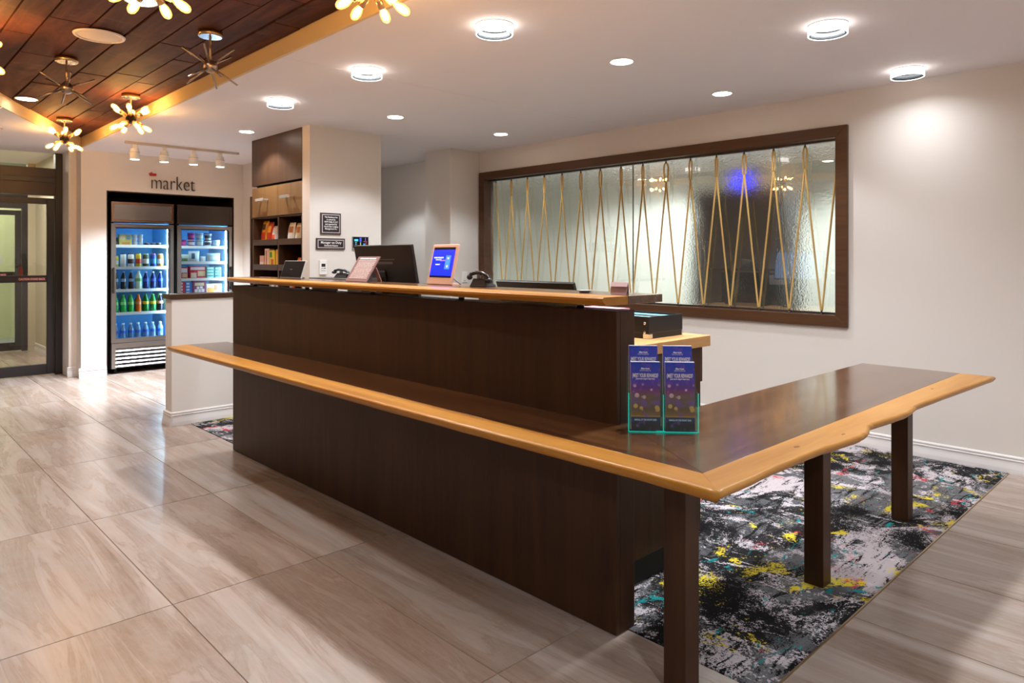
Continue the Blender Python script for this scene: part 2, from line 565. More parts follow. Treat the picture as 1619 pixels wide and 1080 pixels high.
baseboard('baseboard_return', (1.88, 9.2995), (1.9755, 9.2995), (0, -1), 'white moulded baseboard beside the entrance door')
baseboard('baseboard_back_end', (NX1, YM - 0.0005), (3.808, YM - 0.0005), (0, -1), 'white moulded baseboard on the far side of the coolers')
baseboard('baseboard_side', (3.8305, 7.43), (3.8305, YM), (-1, 0), 'white moulded baseboard beside the snack cabinet')
baseboard('baseboard_column', (3.103, 5.9445), (3.895, 5.9445), (0, -1), 'white moulded baseboard under the plaques')
baseboard('baseboard_pier', (4.893, 6.1195), (XW - 0.022, 6.1195), (0, -1), 'white moulded baseboard under the light switch')
baseboard('baseboard_pier_side', (4.9145, 6.098), (4.9145, 6.58), (-1, 0), 'white moulded baseboard on the passage side of the pier')

# ---- the room behind the textured glass
OX = 8.2
ob = MB()
struct('wall_office_back', MB().box(OX, 0.2, 0, OX + 0.1, 8.6, C_Z), WALL_OFF, 'pale wall of the room behind the glass')
struct('wall_office_near', MB().box(XW + 0.131, 0.1, 0, OX, 0.2, C_Z), WALL_OFF, 'pale side wall of the room behind the glass')
struct('wall_office_far', MB().box(XW + 0.131, 8.6, 0, OX, 8.7, C_Z), WALL_OFF, 'pale far wall of the room behind the glass')
struct('ceiling_office', MB().box(XW + 0.131, 0.1, C_Z, OX + 0.1, 8.7, C_Z + 0.03), CEIL, 'white ceiling of the room behind the glass')
struct('floor_office', MB().box(XW + 0.131, 0.2, -0.003, OX, 8.6, 0.001), mat('office_carpet_grey', (120, 120, 116), 0.95), 'grey carpet of the room behind the glass')

# ---- the long interior window
GX = XW + 0.075
win = bpy.data.objects.new('window_1', None); COL.objects.link(win); win['kind'] = 'structure'
win['label'] = 'long interior window of textured glass in a dark walnut frame'
y0, y1, z0, z1 = WIN
fw = 0.085
FX0, FX1 = XW - 0.03, XW + 0.12
def frame_member(poly, name='frame_member'):
    """poly in (y,z); mitred at the corners"""
    mb = MB()
    n = len(poly)
    vs = [(FX0, a, b) for a, b in poly] + [(FX1, a, b) for a, b in poly]
    mb.add(vs, [tuple(range(n)), tuple(range(2 * n - 1, n - 1, -1))] + [(i, n + i, n + (i + 1) % n, (i + 1) % n) for i in range(n)])
    return part(name, mb, FRAMEW, win, bevel=0.003)
frame_member([(y0, z0), (y1, z0), (y1 - fw, z0 + fw), (y0 + fw, z0 + fw)])
frame_member([(y0, z1), (y0 + fw, z1 - fw), (y1 - fw, z1 - fw), (y1, z1)])
frame_member([(y0, z0), (y0 + fw, z0 + fw), (y0 + fw, z1 - fw), (y0, z1)])
frame_member([(y1, z0), (y1, z1), (y1 - fw, z1 - fw), (y1 - fw, z0 + fw)])
# glazing bead
part('glazing_bead', MB().box(GX - 0.02, y0 + fw, z1 - fw - 0.014, GX + 0.02, y1 - fw, z1 - fw), STEEL_D, win)
part('glazing_bead', MB().box(GX - 0.02, y0 + fw, z0 + fw, GX + 0.02, y1 - fw, z0 + fw + 0.014), STEEL_D, win)
# textured glass
m = bpy.data.materials.new('seedy_textured_glass'); m.use_nodes = True
tt = m.node_tree; tt.nodes.clear()
out = tt.nodes.new('ShaderNodeOutputMaterial')
gl = tt.nodes.new('ShaderNodeBsdfGlossy'); gl.inputs['Roughness'].default_value = 0.015; gl.inputs['Color'].default_value = (1, 1, 1, 1)
rf = tt.nodes.new('ShaderNodeBsdfRefraction'); rf.inputs['Roughness'].default_value = 0.10; rf.inputs['IOR'].default_value = 1.16
rf.inputs['Color'].default_value = (0.91, 0.92, 0.89, 1)
tc = tt.nodes.new('ShaderNodeTexCoord')
no = tt.nodes.new('ShaderNodeTexNoise'); no.inputs['Scale'].default_value = 70; no.inputs['Detail'].default_value = 2
bu = tt.nodes.new('ShaderNodeBump'); bu.inputs['Strength'].default_value = 0.55; bu.inputs['Distance'].default_value = 0.01
mx = tt.nodes.new('ShaderNodeMixShader'); mx.inputs[0].default_value = 0.13
tt.links.new(tc.outputs['Object'], no.inputs['Vector']); tt.links.new(no.outputs['Fac'], bu.inputs['Height'])
tt.links.new(bu.outputs[0], rf.inputs['Normal'])
tt.links.new(rf.outputs[0], mx.inputs[1]); tt.links.new(gl.outputs[0], mx.inputs[2]); tt.links.new(mx.outputs[0], out.inputs[0])
SEEDY = m
YJ = 4.0
part('pane', MB().box(GX, y0 + fw - 0.01, z0 + fw, GX + 0.008, YJ - 0.003, z1 - fw), SEEDY, win, label='textured glass pane beside the bare wall')
part('pane', MB().box(GX, YJ + 0.003, z0 + fw, GX + 0.008, y1 - fw + 0.01, z1 - fw), SEEDY, win, label='textured glass pane beside the pier')
part('joint', MB().box(GX - 0.002, YJ - 0.003, z0 + fw, GX + 0.010, YJ + 0.003, z1 - fw), mat('silicone_joint', (86, 96, 92), 0.3), win)

# ---- the entrance door
YD = 9.65
glass_clear = bpy.data.materials.new('clear_glass'); glass_clear.use_nodes = True
tt = glass_clear.node_tree; tt.nodes.clear()
out = tt.nodes.new('ShaderNodeOutputMaterial')
tr = tt.nodes.new('ShaderNodeBsdfTransparent'); tr.inputs[0].default_value = (0.9, 0.93, 0.91, 1)
gl = tt.nodes.new('ShaderNodeBsdfGlossy'); gl.inputs['Roughness'].default_value = 0.01
fr = tt.nodes.new('ShaderNodeFresnel'); fr.inputs[0].default_value = 1.5
mx = tt.nodes.new('ShaderNodeMixShader')
tt.links.new(fr.outputs[0], mx.inputs[0]); tt.links.new(tr.outputs[0], mx.inputs[1]); tt.links.new(gl.outputs[0], mx.inputs[2]); tt.links.new(mx.outputs[0], out.inputs[0])

def sliding_door(name, label, xa, xb, yd, txt_x, transom=True):
    d = bpy.data.objects.new(name, None); COL.objects.link(d); d['kind'] = 'structure'; d['label'] = label
    zt = 2.055
    part('jamb', MB().box(xb + 0.005, yd - 0.05, 0, xb + 0.075, yd + 0.05, C_Z - 0.001), FRAMEK, d, bevel=0.003)
    part('header', MB().box(xa - 0.3, yd - 0.06, 2.085, xb + 0.004, yd + 0.06, 2.40), mat('header_brown_black', (52, 40, 38), 0.35, 0.2), d, bevel=0.003)
    part('header_ledge', MB().box(xa - 0.3, yd - 0.075, 2.235, xb + 0.004, yd - 0.061, 2.29), FRAMEK, d, bevel=0.003)
    part('bottom_rail', MB().box(xa, yd - 0.022, 0.012, xb - 0.076, yd + 0.022, 0.13), FRAMEK, d, bevel=0.003)
    part('top_rail', MB().box(xa, yd - 0.022, 1.985, xb - 0.076, yd + 0.022, zt), FRAMEK, d, bevel=0.003)
    part('middle_rail', MB().box(xa, yd - 0.024, 1.080, xb - 0.076, yd + 0.024, 1.160), FRAMEK, d, bevel=0.003)
    part('stile', MB().box(xb - 0.075, yd - 0.022, 0.012, xb, yd + 0.022, zt), FRAMEK, d, bevel=0.003)
    part('stile', MB().box(xa - 0.075, yd - 0.022, 0.012, xa - 0.001, yd + 0.022, zt), FRAMEK, d, bevel=0.003)
    part('pane', MB().box(xa, yd - 0.004, 1.160, xb - 0.076, yd + 0.004, 1.985), glass_clear, d)
    part('pane', MB().box(xa, yd - 0.004, 0.13, xb - 0.076, yd + 0.004, 1.080), glass_clear, d)
    if transom:
        part('transom_pane', MB().box(xa - 0.3, yd - 0.004, 2.40, xb + 0.004, yd + 0.004, C_Z - 0.004), glass_clear, d)
    sg = part('warning_sticker', MB().box(txt_x - 0.135, yd - 0.0262, 1.098, txt_x + 0.135, yd - 0.0242, 1.138), mat('dark_red_sticker', (92, 34, 32), 0.5), d)
    text('lettering', 'CAUTION STAND BACK', 0.032, sg, (txt_x, yd - 0.0268, 1.117), (PI / 2, 0, 0), mat('red_white_letters', (232, 170, 164), 0.5), bold=0.0008, sx=0.72)
    return d
door = sliding_door('door_1', 'black framed glass sliding entrance door', 0.62, 1.82, YD, 1.60)
part('sensor_block', MB().box(1.475, YD - 0.03, 1.165, 1.51, YD - 0.005, 1.26), mat('sensor_red', (120, 40, 30), 0.4), door, bevel=0.003, label='small dark red block on the glass')
sliding_door('door_2', 'second black framed glass door beyond the entrance', 0.75, 1.93, 12.42, 1.62, True)
struct('wall_entrance', MB().box(X0, YD - 0.05, 0, 0.31, YD + 0.05, C_Z), WALL, 'cream wall left of the entrance')
struct('wall_vestibule_right', MB().box(2.10, 9.73, 0, 2.20, 12.37, 2.75), WALL_VEST, 'beige side wall of the entrance lobby')
struct('wall_vestibule_return', MB().box(1.97, 9.72, 0, 2.1, 9.80, 2.75), WALL_VEST, 'beige return in the entrance lobby')
struct('wall_vestibule_back', MB().box(2.006, 12.37, 0, 2.6, 12.49, 2.75), WALL_VEST, 'beige end wall of the entrance lobby')
struct('wall_vestibule_left', MB().box(-0.2, 9.73, 0, -0.1, 12.5, 2.75), WALL_VEST, 'beige far side of the entrance lobby')
struct('ceiling_vestibule', MB().box(-0.2, 9.73, 2.75, 2.6, 12.5, 2.80), CEIL, 'white ceiling of the entrance lobby')
baseboard('baseboard_vestibule', (2.0995, 9.81), (2.0995, 12.36), (-1, 0), 'white baseboard in the entrance lobby')
struct('wall_outdoor', MB().box(-2.5, 14.6, -0.2, 5.0, 14.8, 3.2), mat('pale_yellow_render', (206, 204, 158), 0.8), 'pale yellow wall outside the entrance')
struct('ground_outdoor', MB().box(-2.5, 12.6, -0.2, 5.0, 14.6, -0.012), mat('outdoor_paving', (140, 140, 138), 0.8), 'grey paving outside the entrance')
area('vestibule_lamp_light', (1.2, 11.0, 2.73), 34, 0.25, WARM)
area('porch_lamp_light', (1.2, 13.6, 3.0), 60, 0.3, (1.0, 0.96, 0.82))

# ================================================================== RECEPTION DESK
DX = 2.012
desk = thing('reception_desk', 'long dark walnut reception desk with a tall plain front panel', 'reception desk', (DX, 3.25, 0))
DP = (-DX, -3.25, 0)
def dpart(name, mb, material, bevel=0.002, label=None, parent=desk):
    return part(name, mb, material, parent, DP, bevel=bevel, label=label)
dpart('front_panel', MB().box(DX, 1.557, 0.004, DX + 0.022, 4.95, 1.168), DARK_V)
dpart('end_panel', MB().box(DX + 0.0222, 1.557, 0.004, 2.12, 1.60, 1.168), DARK_V)
dpart('end_panel', MB().box(DX + 0.0222, 4.90, 0.004, 2.12, 4.95, 1.168), DARK_V)
dpart('top_rail', MB().box(DX + 0.0222, 1.60, 1.13, 2.12, 4.90, 1.168), DARK_V)
dpart('inner_panel', MB().box(2.10, 1.60, 0.004, 2.12, 4.90, 1.13), CAB)
dpart('side_panel', MB().box(2.1201, 1.73, 0.115, 2.86, 1.75, 0.9499), DARK_V)
dpart('toe_kick', MB().box(2.1201, 1.75, 0.004, 2.80, 1.77, 0.1149), BLACKM)
dpart('side_panel', MB().box(2.1201, 4.85, 0.004, 2.86, 4.87, 0.7299), DARK_V)
dpart('divider', MB().box(2.1201, 2.26, 0.004, 2.86, 2.28, 0.7299), CAB)
dpart('work_surface', MB().box(2.1202, 2.25, 0.73, 2.92, 4.87, 0.765), NAT_W, 0.003)
dpart('raised_surface', MB().box(2.1202, 1.725, 0.95, 2.94, 2.235, 1.0), NAT_W, 0.003, 'light oak raised work surface at the desk end')
dpart('hanging_rail', MB().box(2.86, 1.735, 0.79, 2.885, 2.23, 0.9499), CAB)
dpart('back_support', MB().box(2.80, 2.215, 0.004, 2.84, 2.2348, 0.9499), CAB)
for yy in (1.78, 2.50, 3.24, 3.98, 4.72):
    so = dpart('standoff', MB().cyl((2.075, yy, 1.1682), (2.075, yy, 1.1915), 0.014, seg=14), STEEL, 0)

# bench-height wrap-around counter
BZ = 0.76
bench = thing('bench_counter', 'dark walnut lower counter with honey live-edge border wrapping the desk on square legs', 'counter', (2.9, 1.25, 0))
BP = (-2.9, -1.25, 0)
def bpart(name, mb, material, bevel=0.002, label=None):
    return part(name, mb, material, bench, BP, bevel=bevel, label=label)
TH = 0.032
xi, yi = 1.738, 1.045           # inner border of the natural strips
far_x = 4.214
back_y = 1.53
bpart('dark_top', MB().prism([(xi, yi), (DX - 0.001, 1.4699), (DX - 0.001, 5.05), (xi + 0.012, 5.07)][::1], BZ - TH, BZ), DARK_Y, 0.001)
bpart('dark_top', MB().prism([(xi + 0.0015, yi), (far_x, yi - 0.02), (far_x, 1.508), (2.121, back_y), (2.121, 1.5565), (DX, 1.5565), (DX, 1.4699)], BZ - TH, BZ), DARK_X, 0.001)
ft = [(1.626, 0.928), (1.627, 1.2), (1.624, 1.44), (1.618, 2.05), (1.613, 3.0), (1.617, 4.0), (1.607, 5.05)]
def densify(pts, n, amp, seed):
    r = random.Random(seed)
    out_ = []
    for i in range(len(pts) - 1):
        a, b = Vector(pts[i]), Vector(pts[i + 1])
        for k in range(n):
            p = a.lerp(b, k / n)
            if i + k > 0:
                p = p + Vector((r.uniform(-amp, amp), r.uniform(-amp, amp)))
            out_.append(tuple(p))
    out_.append(pts[-1])
    return out_
def edge_slab(name, outer, inner, material, inset, sgn):
    """strip between a live outer edge and a straight inner line; three levels so the edge is rounded and undercut"""
    mb = MB()
    n = len(outer)
    lev = [(0.012, 0.0), (0.0, -0.004), (0.0, -0.012), (inset * 0.5, -0.024), (inset, -TH)]
    rows = []
    for off, dz in lev:
        row = []
        for q_, (ox, oy) in enumerate(outer):
            s0, s1 = (0.75, 1.0) if q_ == 0 else sgn
            row.append((ox + s0 * off, oy + s1 * off, BZ + dz))
        rows.append(row)
    vs = [p for r in rows for p in r]
    fs = []
    L = len(lev)
    for i in range(L - 1):
        for k in range(n - 1):
            fs.append((i * n + k, i * n + k + 1, (i + 1) * n + k + 1, (i + 1) * n + k))
    it = [(x, y, BZ) for x, y in inner]; ib = [(x, y, BZ - TH) for x, y in inner]
    o = len(vs); ni = len(inner)
    vs += it + ib
    fs.append(tuple([k for k in range(n)] + [o + k for k in range(ni - 1, -1, -1)][:]))
    bot = (L - 1) * n
    fs.append(tuple([bot + k for k in range(n - 1, -1, -1)] + [o + ni + k for k in range(ni)]))
    for k in range(ni - 1):
        fs.append((o + k, o + ni + k, o + ni + k + 1, o + k + 1))
    fs.append(tuple([o] + [i * n for i in range(L)] + [o + ni]))
    fs.append(tuple([o + ni - 1, o + 2 * ni - 1] + [i * n + n - 1 for i in range(L - 1, -1, -1)]))
    for _ in fs[:(L - 1) * (n - 1)]:
        pass
    mb.add(vs, fs)
    for i in range((L - 1) * (n - 1)):
        mb.sm[i] = True
    me = mb.mesh(name, material)
    bm_ = bmesh.new(); bm_.from_mesh(me); bmesh.ops.recalc_face_normals(bm_, faces=bm_.faces); bm_.to_mesh(me); bm_.free()
    return obj(name, me, bench, BP)
edge_slab('live_edge', densify(ft, 7, 0.0018, 3), [(xi - 0.0005, yi), (xi + 0.0115, 5.07)], NAT_Y, 0.012, (1, 0)).__setitem__('label', 'straight honey oak border along the front')
rt = [(1.626, 0.928), (1.785, 0.926), (1.955, 0.930), (2.151, 0.923), (2.274, 0.916), (2.398, 0.902), (2.50, 0.893), (2.56, 0.896), (2.609, 0.908), (2.66, 0.926), (2.72, 0.930), (2.858, 0.914), (3.009, 0.902), (3.09, 0.908), (3.17, 0.922), (3.30, 0.917), (3.603, 0.902), (3.917, 0.884), (4.215, 0.868)]
edge_slab('live_edge', densify(rt, 5, 0.0016, 5), [(xi, yi - 0.0005), (far_x, yi - 0.0215)], NAT_X, 0.022, (0, 1)).__setitem__('label', 'wavy honey oak live edge')
knot = mat('knot_brown', (128, 78, 36), 0.5)
for (kx, ky, s_) in ((2.20, 0.985, 0.6), (2.47, 0.945, 0.45), (3.62, 0.99, 0.5)):
    bpart('knot', MB().lathe([(0.0001, 0.0003), (0.014 * s_, 0.0003), (0.018 * s_, 0.0)], 14, Matrix.Translation((kx, ky, BZ)) @ Matrix.Diagonal((1.5, 0.6, 1, 1)), True), knot, 0)
for lx in (1.888, 2.914, 3.962):
    part('leg', MB().box(lx, 1.195, 0.0032, lx + 0.08, 1.275, BZ - TH - 0.0003), DARK_V, bench, BP, bevel=0.003)

# transaction counter
TZ = 1.222
tcn = thing('transaction_counter', 'slim dark top counter with honey live-edge front floating above the desk panel', 'counter', (2.1, 3.3, 1.19))
TP = (-2.1, -3.3, -1.19)
tf = [(1.922, 1.547), (1.925, 1.8), (1.918, 2.2), (1.930, 2.8), (1.924, 3.4), (1.936, 4.0), (1.945, 4.5), (1.965, 4.9), (1.995, 5.02), (2.06, 5.07)]
tfo = densify(tf, 6, 0.0016, 9)
n = len(tfo)
def strip(outer, inner, z1, z0, inset):
    mb = MB()
    top_ = [(x + 0.006, y) for x, y in outer]
    lv = [(0.006, z1), (0.0, z1 - 0.005), (0.0, z1 - 0.014), (inset, z0)]
    n = len(outer); vs = []
    for off, z in lv:
        vs += [(x + off, y, z) for x, y in outer]
    fs = []
    for i in range(len(lv) - 1):
        for k in range(n - 1):
            fs.append((i * n + k, i * n + k + 1, (i + 1) * n + k + 1, (i + 1) * n + k))
    o = len(vs)
    vs += [(x, y, z1) for x, y in inner] + [(x, y, z0) for x, y in inner]
    ni = len(inner); L = len(lv)
    fs.append(tuple(list(range(n)) + [o + k for k in range(ni - 1, -1, -1)]))
    fs.append(tuple([(L - 1) * n + k for k in range(n - 1, -1, -1)] + [o + ni + k for k in range(ni)]))
    for k in range(ni - 1):
        fs.append((o + k, o + ni + k, o + ni + k + 1, o + k + 1))
    fs.append(tuple([o] + [i * n for i in range(L)] + [o + ni]))
    fs.append(tuple([o + ni - 1, o + 2 * ni - 1] + [i * n + n - 1 for i in range(L - 1, -1, -1)]))
    mb.add(vs, fs)
    me = mb.mesh('live_edge', NAT_Y)
    bm_ = bmesh.new(); bm_.from_mesh(me); bmesh.ops.recalc_face_normals(bm_, faces=bm_.faces); bm_.to_mesh(me); bm_.free()
    return me
o = obj('live_edge', strip(tfo, [(2.067, 1.547), (2.067, 5.07)], TZ, TZ - 0.030, 0.018), tcn, TP)
o['label'] = 'honey oak live edge'
part('dark_top', MB().box(2.0675, 1.545, TZ - 0.030, 2.282, 5.07, TZ), DARK_Y, tcn, TP, bevel=0.002)

# ================================================================== CEILING LIGHTS
disc_glow = mat('drum_glow', (255, 252, 246), 0.5, emit=(255, 250, 242), estr=5.0)
drum_side = mat('drum_acrylic', (250, 248, 244), 0.3, emit=(255, 250, 244), estr=2.4)
drum_in = mat('drum_inner_grey', (26, 26, 26), 0.7, spec=0.1)
def drum_light(x, y, label, z=C_Z, k=1.0, spread=160):
    t_ = thing('drum_ceiling_light', label, 'ceiling light', (x, y, z), group='glowing drum lights on the white ceiling')
    r = 0.098
    part('acrylic_ring', MB().lathe([(r, -0.052), (r, -0.004), (r - 0.006, -0.004), (r - 0.006, -0.052), (r, -0.052)], 32, None, False), drum_side, t_)
    part('rim', MB().lathe([(r + 0.001, -0.0045), (r + 0.001, -0.0005), (r - 0.008, -0.0005), (r - 0.008, -0.0045), (r + 0.001, -0.0045)], 32, None, False), WHITE, t_)
    part('inner_band', MB().lathe([(r - 0.0065, -0.050), (r - 0.0065, -0.008), (r - 0.016, -0.008), (r - 0.013, -0.050), (r - 0.0065, -0.050)], 32, None, False), drum_in, t_)
    part('diffuser', MB().lathe([(r - 0.017, -0.010), (r - 0.02, -0.006)], 32, None, True), disc_glow, t_)
    area('drum_lamp_light', (0, 0, -0.0125), DISC_W * k, 0.15, NEUTRAL, t_, spread)
    return t_
drum_light(2.49, 2.73, 'glowing drum ceiling light over the middle of the desk front')
drum_light(2.48, 3.95, 'glowing drum ceiling light over the desk monitor')
drum_light(2.475, 5.18, 'glowing drum ceiling light over the far end of the desk', k=0.62)
drum_light(3.755, 1.516, 'glowing drum ceiling light over the right wing of the lower counter', k=0.8)
drum_light(5.012, 1.514, 'glowing drum ceiling light closest to the window wall', k=0.2)
drum_light(2.49, 1.515, 'glowing drum ceiling light over the near corner of the desk')
drum_light(0.4, -1.3, 'added drum fill light behind the viewer in the lobby', W_Z, 2.4)  # this and the next three: unseen drums added for fill light
drum_light(-1.4, 0.6, 'added drum fill light beside the viewer in the lobby', W_Z, 2.2)
drum_light(4.4, -1.6, 'added drum fill light behind the viewer beside the bare wall', k=1.0)
drum_light(2.49, -1.6, 'added drum fill light behind the viewer near the window wall', k=0.9)

lens_glow = mat('downlight_glow', (255, 250, 240), 0.5, emit=(255, 247, 236), estr=14.0)
def downlight(x, y, z, label, r=0.078, w_=DOWN_W, ang=122):
    t_ = thing('recessed_downlight', label, 'downlight', (x, y, z), group='recessed downlights')
    part('trim_ring', MB().lathe([(r - 0.012, -0.001), (r - 0.01, -0.004), (r, -0.004), (r + 0.002, -0.0005)], 28, None, True), WHITE, t_)
    part('lens', MB().lathe([(r - 0.013, -0.0052), (r - 0.02, -0.0042)], 28, None, True), lens_glow, t_)
    spot('downlight_lamp', (0, 0, -0.02), w_ * 4.2, ang, 0.35, NEUTRAL, (0, 0, 0), 0.05, t_)
    return t_
downlight(3.522, 2.685, C_Z, 'recessed downlight above the raised end of the desk')
downlight(4.747, 2.69, C_Z, 'recessed downlight in front of the window close to the bare wall')
downlight(3.489, 5.10, C_Z, 'recessed downlight in front of the wall plaques')
downlight(4.723, 5.085, C_Z, 'recessed downlight in front of the window pier')
downlight(2.851, 6.686, C_Z, 'recessed downlight in front of the snack cabinet', w_=DOWN_W * 1.0, ang=124)
downlight(4.55, 7.2, C_Z, 'recessed downlight in the passage behind the plaque wall', ang=110)
downlight(1.123, 6.99, W_Z - 0.004, 'recessed downlight in the plank ceiling by the entrance', r=0.082, w_=DOWN_W * 1.7)
downlight(1.122, 3.92, W_Z - 0.004, 'recessed downlight in the plank ceiling behind the nearest chandelier', r=0.082, w_=DOWN_W * 1.7)
# room behind the glass
downlight(7.2, 2.35, C_Z, 'recessed downlight in the room behind the glass near its bright end', w_=62, ang=150)
downlight(6.9, 5.3, C_Z, 'recessed downlight in the room behind the glass near the pier', w_=78, ang=155)

sp = thing('ceiling_speaker', 'round white speaker grille set in the plank ceiling', 'speaker', (1.119, 4.712, W_Z - 0.003))
part('grille', MB().lathe([(0.0001, -0.006), (0.105, -0.006), (0.118, -0.002)], 32, None, False), mat('speaker_cream', (226, 208, 194), 0.6), sp)
part('rim', MB().lathe([(0.118, -0.003), (0.120, -0.008), (0.134, -0.007), (0.138, 0.0)], 32, None, False), mat('speaker_rim', (232, 216, 202), 0.5), sp)

# ---- track with four heads
trk = thing('track_light', 'white ceiling track carrying four spotlights in front of the coolers', 'track light', (2.76, 8.10, C_Z))
part('rail', MB().box(-0.60, -0.018, -0.026, 0.60, 0.018, -0.0005), mat('track_rail_grey', (198, 188, 178), 0.4), trk, bevel=0.003)
head_glow = mat('track_lamp_glow', (255, 252, 246), 0.5, emit=(255, 248, 238), estr=14.0)
heads = []
for hx in (2.254, 2.545, 2.852, 3.146):
    h = MB()
    h.lathe([(0.047, -0.185), (0.047, -0.118), (0.049, -0.114), (0.049, -0.106), (0.042, -0.102), (0.040, -0.070), (0.02, -0.066)], 20, None, True)
    hd = part('spot_head', h, WHITE, trk, (hx - 2.76, 0, 0))
    part('stem', MB().box(-0.022, -0.012, -0.066, 0.022, 0.012, -0.0265), WHITE, hd, bevel=0.002)
    part('slot_ring', MB().lathe([(0.0485, -0.1125), (0.0496, -0.110), (0.0485, -0.1075)], 20, None, False), DGREY, hd)
    part('lamp_face', MB().lathe([(0.0001, -0.1862), (0.042, -0.1862), (0.042, -0.1852)], 20, None, False), head_glow, hd)
    spot('track_lamp', (0, 0.0, -0.20), TRACK_W * 4, 95, 0.7, (0.9, 1.0, 1.1), (R_(12), 0, 0), 0.04, hd)

# ---- sputnik chandeliers
bulb_core = mat('filament_glow', (255, 230, 180), 0.5, emit=(255, 206, 140), estr=80.0)
bulb_glass = bpy.data.materials.new('amber_bulb_glass'); bulb_glass.use_nodes = True
tt = bulb_glass.node_tree; tt.nodes.clear()
out = tt.nodes.new('ShaderNodeOutputMaterial')
tr = tt.nodes.new('ShaderNodeBsdfTransparent'); tr.inputs[0].default_value = (1.0, 0.84, 0.55, 1)
em = tt.nodes.new('ShaderNodeEmission'); em.inputs[0].default_value = (1.0, 0.55, 0.16, 1); em.inputs[1].default_value = 0.75
ad = tt.nodes.new('ShaderNodeAddShader')
gl = tt.nodes.new('ShaderNodeBsdfGlossy'); gl.inputs['Roughness'].default_value = 0.05
mx = tt.nodes.new('ShaderNodeMixShader'); mx.inputs[0].default_value = 0.06
tt.links.new(tr.outputs[0], ad.inputs[0]); tt.links.new(em.outputs[0], ad.inputs[1])
tt.links.new(ad.outputs[0], mx.inputs[1]); tt.links.new(gl.outputs[0], mx.inputs[2]); tt.links.new(mx.outputs[0], out.inputs[0])
def dirs(up, n1, n2, a0):
    d = []
    for k in range(n1):
        a = a0 + 2 * PI * k / n1
        d.append(Vector((math.cos(a) * math.cos(up), math.sin(a) * math.cos(up), math.sin(up))))
    for k in range(n2):
        a = a0 + PI / n2 + 2 * PI * k / n2
        d.append(Vector((math.cos(a) * math.cos(up), math.sin(a) * math.cos(up), -math.sin(up))))
    return d
socket_me = MB().cyl((0, 0, 0.03), (0, 0, 0.052), 0.007, seg=10).lathe([(0.010, 0.050), (0.0155, 0.054), (0.0155, 0.100), (0.013, 0.102)], 14, None, True).mesh('socket', BRASSY)
glass_me = MB().lathe([(0.011, 0.101), (0.013, 0.108), (0.0195, 0.128), (0.0212, 0.146), (0.0185, 0.164), (0.010, 0.175), (0.0005, 0.178)], 16, None, False).mesh('bulb', bulb_glass)
core_me = MB().lathe([(0.004, 0.108), (0.0115, 0.122), (0.0135, 0.140), (0.0105, 0.158), (0.001, 0.166)], 12, None, True).mesh('filament', bulb_core)
def chandelier(x, y, ball_z, label, lit=True, a0=0.0, up=32):
    t_ = thing('sputnik_chandelier', label, 'chandelier', (x, y, W_Z), group='lit sputnik chandeliers' if lit else 'unlit sputnik chandeliers')
    bz = ball_z - W_Z
    part('canopy', MB().lathe([(0.064, -0.026), (0.068, -0.024), (0.068, -0.0002), (0.02, -0.0001)], 24, None, True), BRASSY, t_)
    part('canopy_plate', MB().lathe([(0.064, -0.0285), (0.064, -0.0262)], 24, None, True), mat('satin_nickel', (206, 204, 210), 0.25, 1.0), t_)
    part('stem', MB().cyl((0, 0, -0.0285), (0, 0, bz + 0.03), 0.0065, seg=10), BRASSY, t_)
    hub = part('hub', MB().sphere((0, 0, bz), 0.040, 18, 12), BRONZE if not lit else mat('dark_bronze', (74, 64, 56), 0.35, 1.0), t_)
    if lit:
        for d in dirs(R_(up), 6, 6, a0):
            q = Vector((0, 0, 1)).rotation_difference(d)
            so = obj('socket', socket_me, t_, (0, 0, bz), q.to_euler())
            obj('bulb', glass_me, so)
            obj('filament', core_me, so)
    else:
        for d in dirs(R_(up), 5, 5, a0):
            p = Vector((0, 0, bz))
            part('arm', MB().cyl(p + d * 0.036, p + d * 0.178, 0.0058, seg=10), BRONZE, t_)
    return t_
chandelier(0.919, 3.095, 2.485, 'lit sputnik chandelier nearest the viewer with amber bulbs cut by the top of the view', True, 0.25)
chandelier(1.60, 2.50, 2.480, 'lit sputnik chandelier beside the cream fascia at the top of the view', True, 0.05)
chandelier(1.713, 6.26, 2.49, 'lit sputnik chandelier hanging before the track spotlights', True, 0.15)
chandelier(1.551, 7.77, 2.49, 'lit sputnik chandelier nearest the entrance door', True, 0.4)
chandelier(1.574, 4.20, 2.485, 'unlit bare-armed sputnik chandelier overlapping the cream fascia', False, 0.35, 32)
chandelier(1.089, 5.40, 2.485, 'unlit bare-armed sputnik chandelier between the speaker and the entrance', False, 0.9, 24)
chandelier(0.523, 4.833, 2.485, 'lit sputnik chandelier at the left edge of the view', True, 0.3)
chandelier(0.805, 6.918, 2.485, 'unlit bare-armed sputnik chandelier at the left edge of the view', False, 0.2)

# ================================================================== ROPES IN THE WINDOW
rope_y, rope_d = wood('jute_gold', [(0.3, (170, 130, 66)), (0.5, (214, 176, 104)), (0.7, (232, 204, 140))], 2, 0.6, 0.4, 160), None
RXP = XW + 0.035
tops = [5.873 - 0.25205 * k for k in range(16)]
ZT, ZB = 2.215, 0.962
rs = thing('rope_screen', 'golden twisted rope strung in tall zigzags across the window', 'rope', (RXP, 4.0, ZB))
HY = 0.126
def rope_strand(L, seg_per=7, pitch=0.034):
    mb = MB()
    r0, r1 = 0.0040, 0.0043
    ns = int(L / pitch * seg_per)
    for s3 in range(3):
        pts = []
        for i in range(ns + 1):
            a = 2 * PI * (i / seg_per) + s3 * 2 * PI / 3
            pts.append((r0 * math.cos(a), r0 * math.sin(a), L * i / ns))
        mb.tube(pts, r1, 5)
    return mb.mesh('rope_strand', rope_y)
pinch = ZT - 0.17
